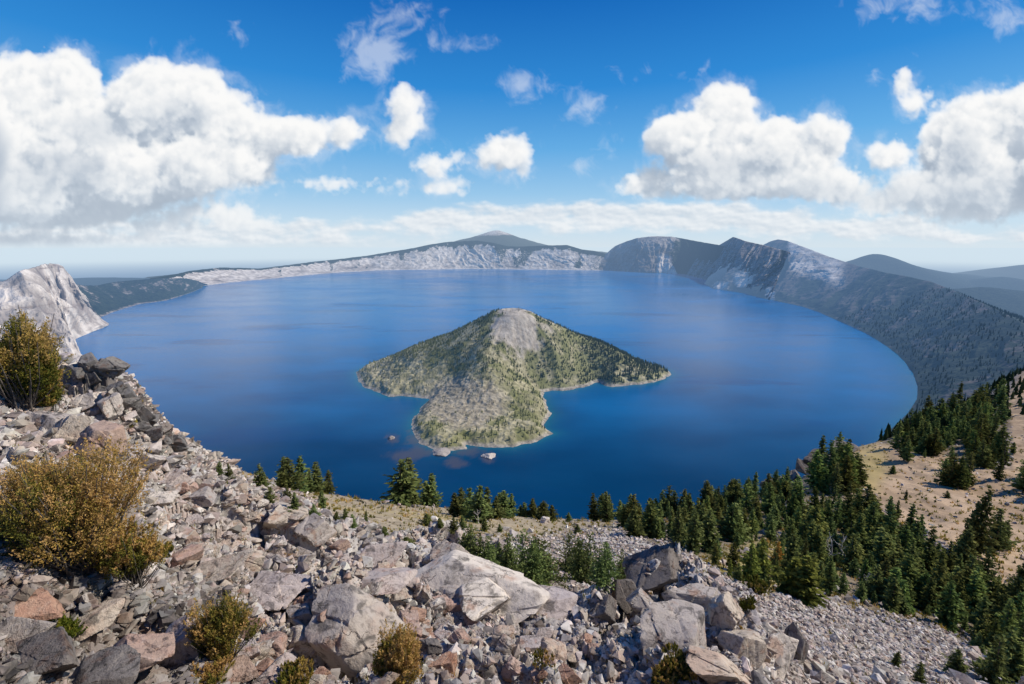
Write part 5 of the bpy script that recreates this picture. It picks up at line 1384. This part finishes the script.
def far_near_forest():
    """the wood that goes on beyond the shoulder, too far to tell trees apart"""
    r = np.random.default_rng(41)
    foot = np.where((GY > 330)[:, None] & (NPX > 880), np.abs(np.gradient(NPY, axis=0)) * np.abs(np.gradient(NPX, axis=1)) + 0.02, 0)
    nz = fbm(np.stack([NV[..., 0] / 70, NV[..., 1] / 70, 0 * NV[..., 0]], -1), 3, 0.5, 43)
    w = foot * np.clip(0.35 + 2.0 * nz, 0, 1)
    # keep the sand open
    w = w * (1 - 0.9 * SAND)
    idx = r.choice(w.size, 900, p=(w / w.sum()).ravel())
    P3 = NV.reshape(-1, 3)[idx] + np.stack([r.normal(0, 1.5, 900), r.normal(0, 1.5, 900), np.zeros(900)], -1)
    far_forest('forest', P3, r.uniform(7, 14, 900), far_tree_mat('ridge_conifers', [(0.014, 0.024, 0.011), (0.034, 0.050, 0.020), (0.07, 0.085, 0.033)]), 47, r.random(900))
far_near_forest()

# ------------------------------------------------------------------ dead trees
def snag_mesh(r, crooked=0.03, limbs=9):
    parts = []
    z = np.linspace(0, 1, 10); c = np.stack([np.cumsum(r.normal(0, crooked, 10)), np.cumsum(r.normal(0, crooked, 10)), z], -1)
    parts.append(tube(c, np.interp(z, [0, 1], [0.028, 0.007]), 6))
    tr = mesh_np('trunk', *parts[0], None, True, M_bleach)
    br = []
    for _ in range(limbs):
        k = r.integers(3, 9); a = r.uniform(0, 6.28); L = r.uniform(0.10, 0.26)
        t = np.linspace(0, 1, 6)[:, None]
        d = np.array([math.cos(a), math.sin(a), 0.25]) * L
        pth = c[k] + d * t + np.array([0, 0, 0.5 * L]) * t ** 2 + np.cumsum(r.normal(0, .008, (6, 3)), 0)
        br.append(tube(pth, np.linspace(0.010, 0.003, 6), 5))
    return tr, mesh_np('branch', *join(br), None, True, M_bleach)
for (x, y, h, lab, cr) in [(829,566,34,'thin bare dead tree standing straight left of the white branching snag',0.01),(826,556,24,'leaning thin dead tree next to the straight bare one',0.03),(847,570,40,'white branching snag in the middle of the dense stand',0.05),
                      (857,574,28,'crooked white snag right of the branching snag',0.06),(882,566,24,'small pale snag near the tallest slim conifer',0.05),(866,590,24,'low pale snag near the front of the dense stand',0.06),
                      (703,512,24,'bare grey dead pole among the long wood above the water',0.01),(786,516,16,'short white snag on the brink left of the dark knoll',0.05),(479,524,20,'pale dead stem among the middle brink clump',0.02)]:
    p, i, j = ground_at(x, y); p[1] -= 0.5
    e = empty('dead_tree', p, rt.uniform(0, 6)); e.scale = (h * p[1] / FPX,) * 3
    a, b = snag_mesh(rt, cr)
    link(bpy.data.objects.new('trunk', a), e); link(bpy.data.objects.new('branch', b), e)
    tag(e, lab, 'dead tree')
p, i, j = ground_at(778, 571)
rust = tree_at(p, 34 * p[1] / FPX, 'rust-brown dying conifer beside the big bright green pair', None, THIN, 0.02, (2.6, 1.15, 0.75), 1.5, 'conifer_tree')

# ------------------------------------------------------------------ shrubs
def leaf_mat():
    m, gm = new_mat('shrub_leaves')
    t = gm.attr('tone').outputs['Fac']
    col = gm.n('ShaderNodeValToRGB', {0: t}); e = col.color_ramp.elements
    e[0].color = (0.045, 0.052, 0.014, 1); e[1].color = (0.58, 0.36, 0.14, 1)
    for p_, c_ in ((0.25, (0.13, 0.135, 0.030)), (0.5, (0.30, 0.245, 0.050)), (0.75, (0.46, 0.29, 0.080))):
        x = e.new(p_); x.color = (*c_, 1)
    c = gm.mix(1.0, col.outputs[0], gm.n('ShaderNodeObjectInfo').outputs['Color'], 'MULTIPLY')
    d = gm.n('ShaderNodeBsdfDiffuse', {'Color': c}); tl = gm.n('ShaderNodeBsdfTranslucent', {'Color': c})
    gm.n('ShaderNodeOutputMaterial', {'Surface': gm.n('ShaderNodeMixShader', {0: 0.35, 1: d.outputs[0], 2: tl.outputs[0]}).outputs[0]})
    return m
M_leaf = leaf_mat()
def shrub_meshes(r, rx, ry, rz, nspr=420, leaf=0.018, green=0.35, per=56):
    """foliage: upright sprigs over a lumpy dome, many narrow leaves each; stems run from the root to the sprigs"""
    tips, lump = [], fbm
    n = 0
    C = [(r.uniform(-.55, .55) * rx, r.uniform(-.55, .55) * ry, r.uniform(0.25, 0.75) * rz, r.uniform(0.26, 0.5)) for _ in range(14)]
    CT = [0.36 if r.random() < green else r.uniform(0.66, 0.92) for _ in C]
    Ps, Ds, Tn, Sz, stems = [], [], [], [], []
    for k in range(nspr):
        ci = r.integers(0, len(C)); cx, cy, cz, cr = C[ci]
        d = r.standard_normal(3); d[2] = abs(d[2]) * 0.9 - 0.15; d /= np.linalg.norm(d)
        tip = np.array([cx, cy, cz]) + d * cr * np.array([rx, ry, rz]) * r.uniform(0.75, 1.12)
        if tip[2] < 0.04: tip[2] = 0.04 + 0.1 * r.random()
        up = np.array([d[0] * 0.6 + r.normal(0, .25), d[1] * 0.6 + r.normal(0, .25), 0.75 + 0.5 * max(0, d[2])]); up /= np.linalg.norm(up)
        L = r.uniform(0.10, 0.40) * rz
        tone0 = np.clip(CT[ci] + r.normal(0, 0.13), 0, 1)
        for q in range(per):
            f = r.random() ** 0.8
            p_ = tip + up * L * (f - 0.5) + r.normal(0, 0.026 * rz, 3) * (1.3 - f)
            Ps.append(p_); dd = up * 0.8 + r.normal(0, 0.55, 3); Ds.append(dd / np.linalg.norm(dd))
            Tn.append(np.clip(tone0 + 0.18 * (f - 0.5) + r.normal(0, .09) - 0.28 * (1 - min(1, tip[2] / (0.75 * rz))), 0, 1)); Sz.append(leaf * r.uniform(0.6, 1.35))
        if k % 5 == 0:
            root = np.array([r.normal(0, .12) * rx, r.normal(0, .12) * ry, -0.05]); t = np.linspace(0, 1, 5)[:, None]
            mid = (root + tip) / 2 + np.array([0, 0, -0.08 * rz])
            tp = tip + up * L * (0.62 if k % 3 else 0.3)
            pth = root * (1 - t) ** 2 + 2 * mid * t * (1 - t) + tp * t ** 2 + np.cumsum(r.normal(0, 0.008 * rz, (5, 3)), 0)
            stems.append(tube(pth, np.linspace(0.012, 0.0028, 5) * max(0.6, rz), 4))
    Ps, Ds, Tn, Sz = np.array(Ps), np.array(Ds), np.array(Tn), np.array(Sz)[:, None]
    n = len(Ps); u = np.cross(Ds, r.standard_normal((n, 3))); u /= np.linalg.norm(u, axis=1)[:, None]
    V = np.stack([Ps - Ds * Sz, Ps + u * Sz * 0.42, Ps + Ds * Sz, Ps - u * Sz * 0.42], 1).reshape(-1, 3)
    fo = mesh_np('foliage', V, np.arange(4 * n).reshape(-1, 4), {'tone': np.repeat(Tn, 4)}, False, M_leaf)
    st = mesh_np('stem', *join(stems), None, True, M_bark)
    return fo, st
rs = np.random.default_rng(303)
def shrub_px(xp, yp, wpx, hpx, label, green, nspr, tint=(1, 1, 1), leafpx=1.5, name='shrub', depth=0.8, cat='shrub'):
    p, i, j = ground_at(xp, yp); d = float(project(p)[2]); s = d / FPX
    rx = wpx * s / 2; rz = hpx * s * 0.86; leafpx *= 0.62; nspr = int(nspr * 1.7)
    e = empty(name, (p[0], p[1] + rx * 0.25, p[2] - 0.05))
    fo, st = shrub_meshes(rs, rx, rx * depth, rz, nspr, leafpx * s, green)
    f = link(bpy.data.objects.new('foliage', fo), e); f.color = (*tint, 1)
    link(bpy.data.objects.new('stem', st), e)
    tag(e, label, cat)
shrub_px(62, 578, 150, 128, 'huge ochre and green shrub spreading over rocks at the left edge', 0.3, 900, leafpx=1.9)
shrub_px(128, 590, 62, 64, 'ochre shrub lobe at the right foot of the huge left shrub', 0.35, 320, leafpx=1.8)
shrub_px(16, 412, 74, 100, 'tall yellow-green shrub at the upper left edge against the cliff', 0.6, 520, (0.85, 0.9, 0.8), leafpx=1.7)
shrub_px(45, 412, 36, 52, 'smaller rusty shrub right of the tall upper left shrub', 0.25, 240, leafpx=1.6)
shrub_px(224, 666, 58, 74, 'round mustard-yellow shrub between rocks at the bottom left', 0.45, 420, leafpx=1.6)
shrub_px(398, 690, 56, 62, 'rusty orange shrub at the bottom centre below the pink block', 0.15, 420, leafpx=1.5)
shrub_px(672, 684, 54, 26, 'low yellow-green shrub at the foot of the outcrop', 0.75, 240, leafpx=1.5)
shrub_px(740, 648, 16, 24, 'tiny rusty shrub in the crack of the outcrop', 0.25, 70, leafpx=1.3)
shrub_px(58, 648, 34, 34, 'small dark green tuft in the shade at the bottom left', 0.95, 130, (0.7, 0.9, 0.6), leafpx=1.5)
shrub_px(165, 556, 20, 16, 'small green tuft right of the huge left shrub', 0.9, 80, leafpx=1.3)
shrub_px(208, 690, 50, 26, 'pale grassy shrub along the bottom edge under the round shrub', 0.4, 150, leafpx=1.4)
shrub_px(296, 694, 44, 28, 'dark olive shrub at the bottom edge below the streaked block', 0.7, 150, (0.8, 0.85, 0.7), leafpx=1.4)
shrub_px(451, 578, 16, 14, 'small red-leaved plant on the white rock rib', 0.0, 60, (1.6, 0.42, 0.25), leafpx=1.2)
shrub_px(758, 596, 30, 16, 'low green shrub on the back of the outcrop beside the talus', 0.8, 90, (0.6, 0.7, 0.6), leafpx=1.3)
shrub_px(742, 618, 16, 22, 'narrow dark shrub beside the outcrop pillar', 0.8, 70, (0.6, 0.7, 0.6), leafpx=1.2)
shrub_px(544, 666, 26, 12, 'small mossy yellow plant in the rubble below the lilac slab', 0.7, 60, leafpx=1.2)
shrub_px(320, 648, 18, 12, 'thin dry tuft growing under the streaked block', 0.4, 40, leafpx=1.2)

# bleached branch lying at the bottom
p0, _, _ = ground_at(256, 690); p1, _, _ = ground_at(279, 640)
t = np.linspace(0, 1, 12)[:, None]
pth = p0 + (p1 - p0) * t + np.stack([-0.10 * np.sin(t[:, 0] * 3.1), 0 * t[:, 0], 0.10 + 0.05 * np.sin(t[:, 0] * 5)], -1)
ob = link(bpy.data.objects.new('branch', mesh_np('branch', *tube(pth, np.interp(t[:, 0], [0, .5, 1], [0.022, 0.018, 0.006]), 7), None, True, M_bleach)))
tag(ob, 'curved bleached branch lying on the rocks at the bottom, left of the streaked block', 'branch')

# dry tufts and dwarf plants on the tan strip, sand and grass: uncountable ground cover
def ground_cover():
    r = np.random.default_rng(91)
    foot = np.where(VIS, np.clip(np.abs(np.gradient(NPY, axis=0)) * np.abs(np.gradient(NPX, axis=1)), 0, 12), 0)
    w = foot * (0.9 * TAN + 0.9 * GRASS + 0.5 * WOOD + 0.22 * SAND + 0.03 * ROCKY) * (GY > 6)[:, None]
    n = 6500
    idx = r.choice(w.size, n, p=(w / w.sum()).ravel())
    P3 = NV.reshape(-1, 3)[idx]; d = np.linalg.norm(P3 - np.array([0, 0, CZ]), axis=1)
    sz = np.clip(r.uniform(0.8, 2.6, n) * d / FPX, 0.05, 0.8)
    bl = 9
    a = r.uniform(0, 6.28, (n, bl)); lean = r.uniform(0.1, 0.8, (n, bl)); off = r.normal(0, .4, (n, bl, 2))
    c = P3[:, None, :] + np.concatenate([off * sz[:, None, None], np.zeros((n, bl, 1))], -1)
    s = sz[:, None] * r.uniform(.6, 1.3, (n, bl))
    side = np.stack([-np.sin(a), np.cos(a), 0 * a], -1) * (s * 0.22)[..., None]
    tip = c + np.stack([np.cos(a) * lean, np.sin(a) * lean, 0 * a + 1], -1) * s[..., None]
    c = c - np.array([0, 0, 0.03])
    V = np.stack([c - side, c + side, tip], 2).reshape(-1, 3)
    tn = np.repeat(np.clip(r.normal(0.45, 0.22, n), 0, 1), bl * 3)
    ob = link(bpy.data.objects.new('grass', mesh_np('grass', V, np.arange(len(V)).reshape(-1, 3), {'tone': tn}, False, M_leaf)))
    tag(ob, kind='stuff')
ground_cover()

# ------------------------------------------------------------------ little things on the lake
def islet(xp, yp, w, h, label, seed):
    c = on_lake(xp, yp)
    r = np.random.default_rng(seed)
    me = facet_template('rock_islet', r, 10, 4, (1, 0.8, 0.55), 0.16)
    me.materials.clear(); me.materials.append(M_far)
    n = len(me.vertices)
    for nm, v in (('forest', 0.0), ('pale', 0.45)):
        at = me.attributes.new(nm, 'FLOAT', 'POINT'); at.data.foreach_set('value', np.full(n, v, np.float32))
    o = link(bpy.data.objects.new('rock_islet', me))
    s = c[1] / FPX
    o.location = (c[0], c[1], 0); o.scale = (w * s / 2, w * s / 2 * 1.4, h * s)
    tag(o, label, 'islet')
islet(488, 456.5, 15, 7, 'low brown rock islet in the water right below the island', 5)
islet(391, 438, 9, 4, 'small rock islet left of the island shoal', 6)
islet(441, 452, 24, 5, 'flat pale rock spit at the lower left tip of the island', 8)
bc = on_lake(681, 294)
bt = empty('tour_boat', bc, R(70))
Mw, gw = new_mat('boat_white'); out_hazed(gw, gw.n('ShaderNodeBsdfPrincipled', {'Base Color': (0.8, 0.8, 0.8), 'Roughness': 0.5}).outputs[0])
hv = np.array([(-6,-1.6,0),(3,-1.7,0),(7.5,0,0.2),(3,1.7,0),(-6,1.6,0),(-6.2,-1.9,1.5),(3.2,-2.0,1.7),(8.5,0,2.2),(3.2,2.0,1.7),(-6.2,1.9,1.5)], float)
bmh = bmesh.new(); vs = [bmh.verts.new(v) for v in hv]
for k in range(5): bmh.faces.new([vs[k], vs[(k + 1) % 5], vs[5 + (k + 1) % 5], vs[5 + k]])
bmh.faces.new(vs[5:10]); bmh.faces.new(vs[0:5][::-1]); mh = bpy.data.meshes.new('hull'); bmh.to_mesh(mh); bmh.free(); mh.materials.append(Mw)
link(bpy.data.objects.new('hull', mh), bt)
cv = np.array([(-4,-1.3,1.4),(2,-1.3,1.5),(2,1.3,1.5),(-4,1.3,1.4),(-3.8,-1.2,3.2),(1.2,-1.2,3.3),(1.2,1.2,3.3),(-3.8,1.2,3.2)], float)
link(bpy.data.objects.new('cabin', mesh_np('cabin', cv, np.array([(0,1,5,4),(1,2,6,5),(2,3,7,6),(3,0,4,7),(4,5,6,7)]), None, False, Mw)), bt)
tag(bt, 'tiny white tour boat on the far right of the lake below the bluff', 'boat')
print('all', _t.time() - _t0)
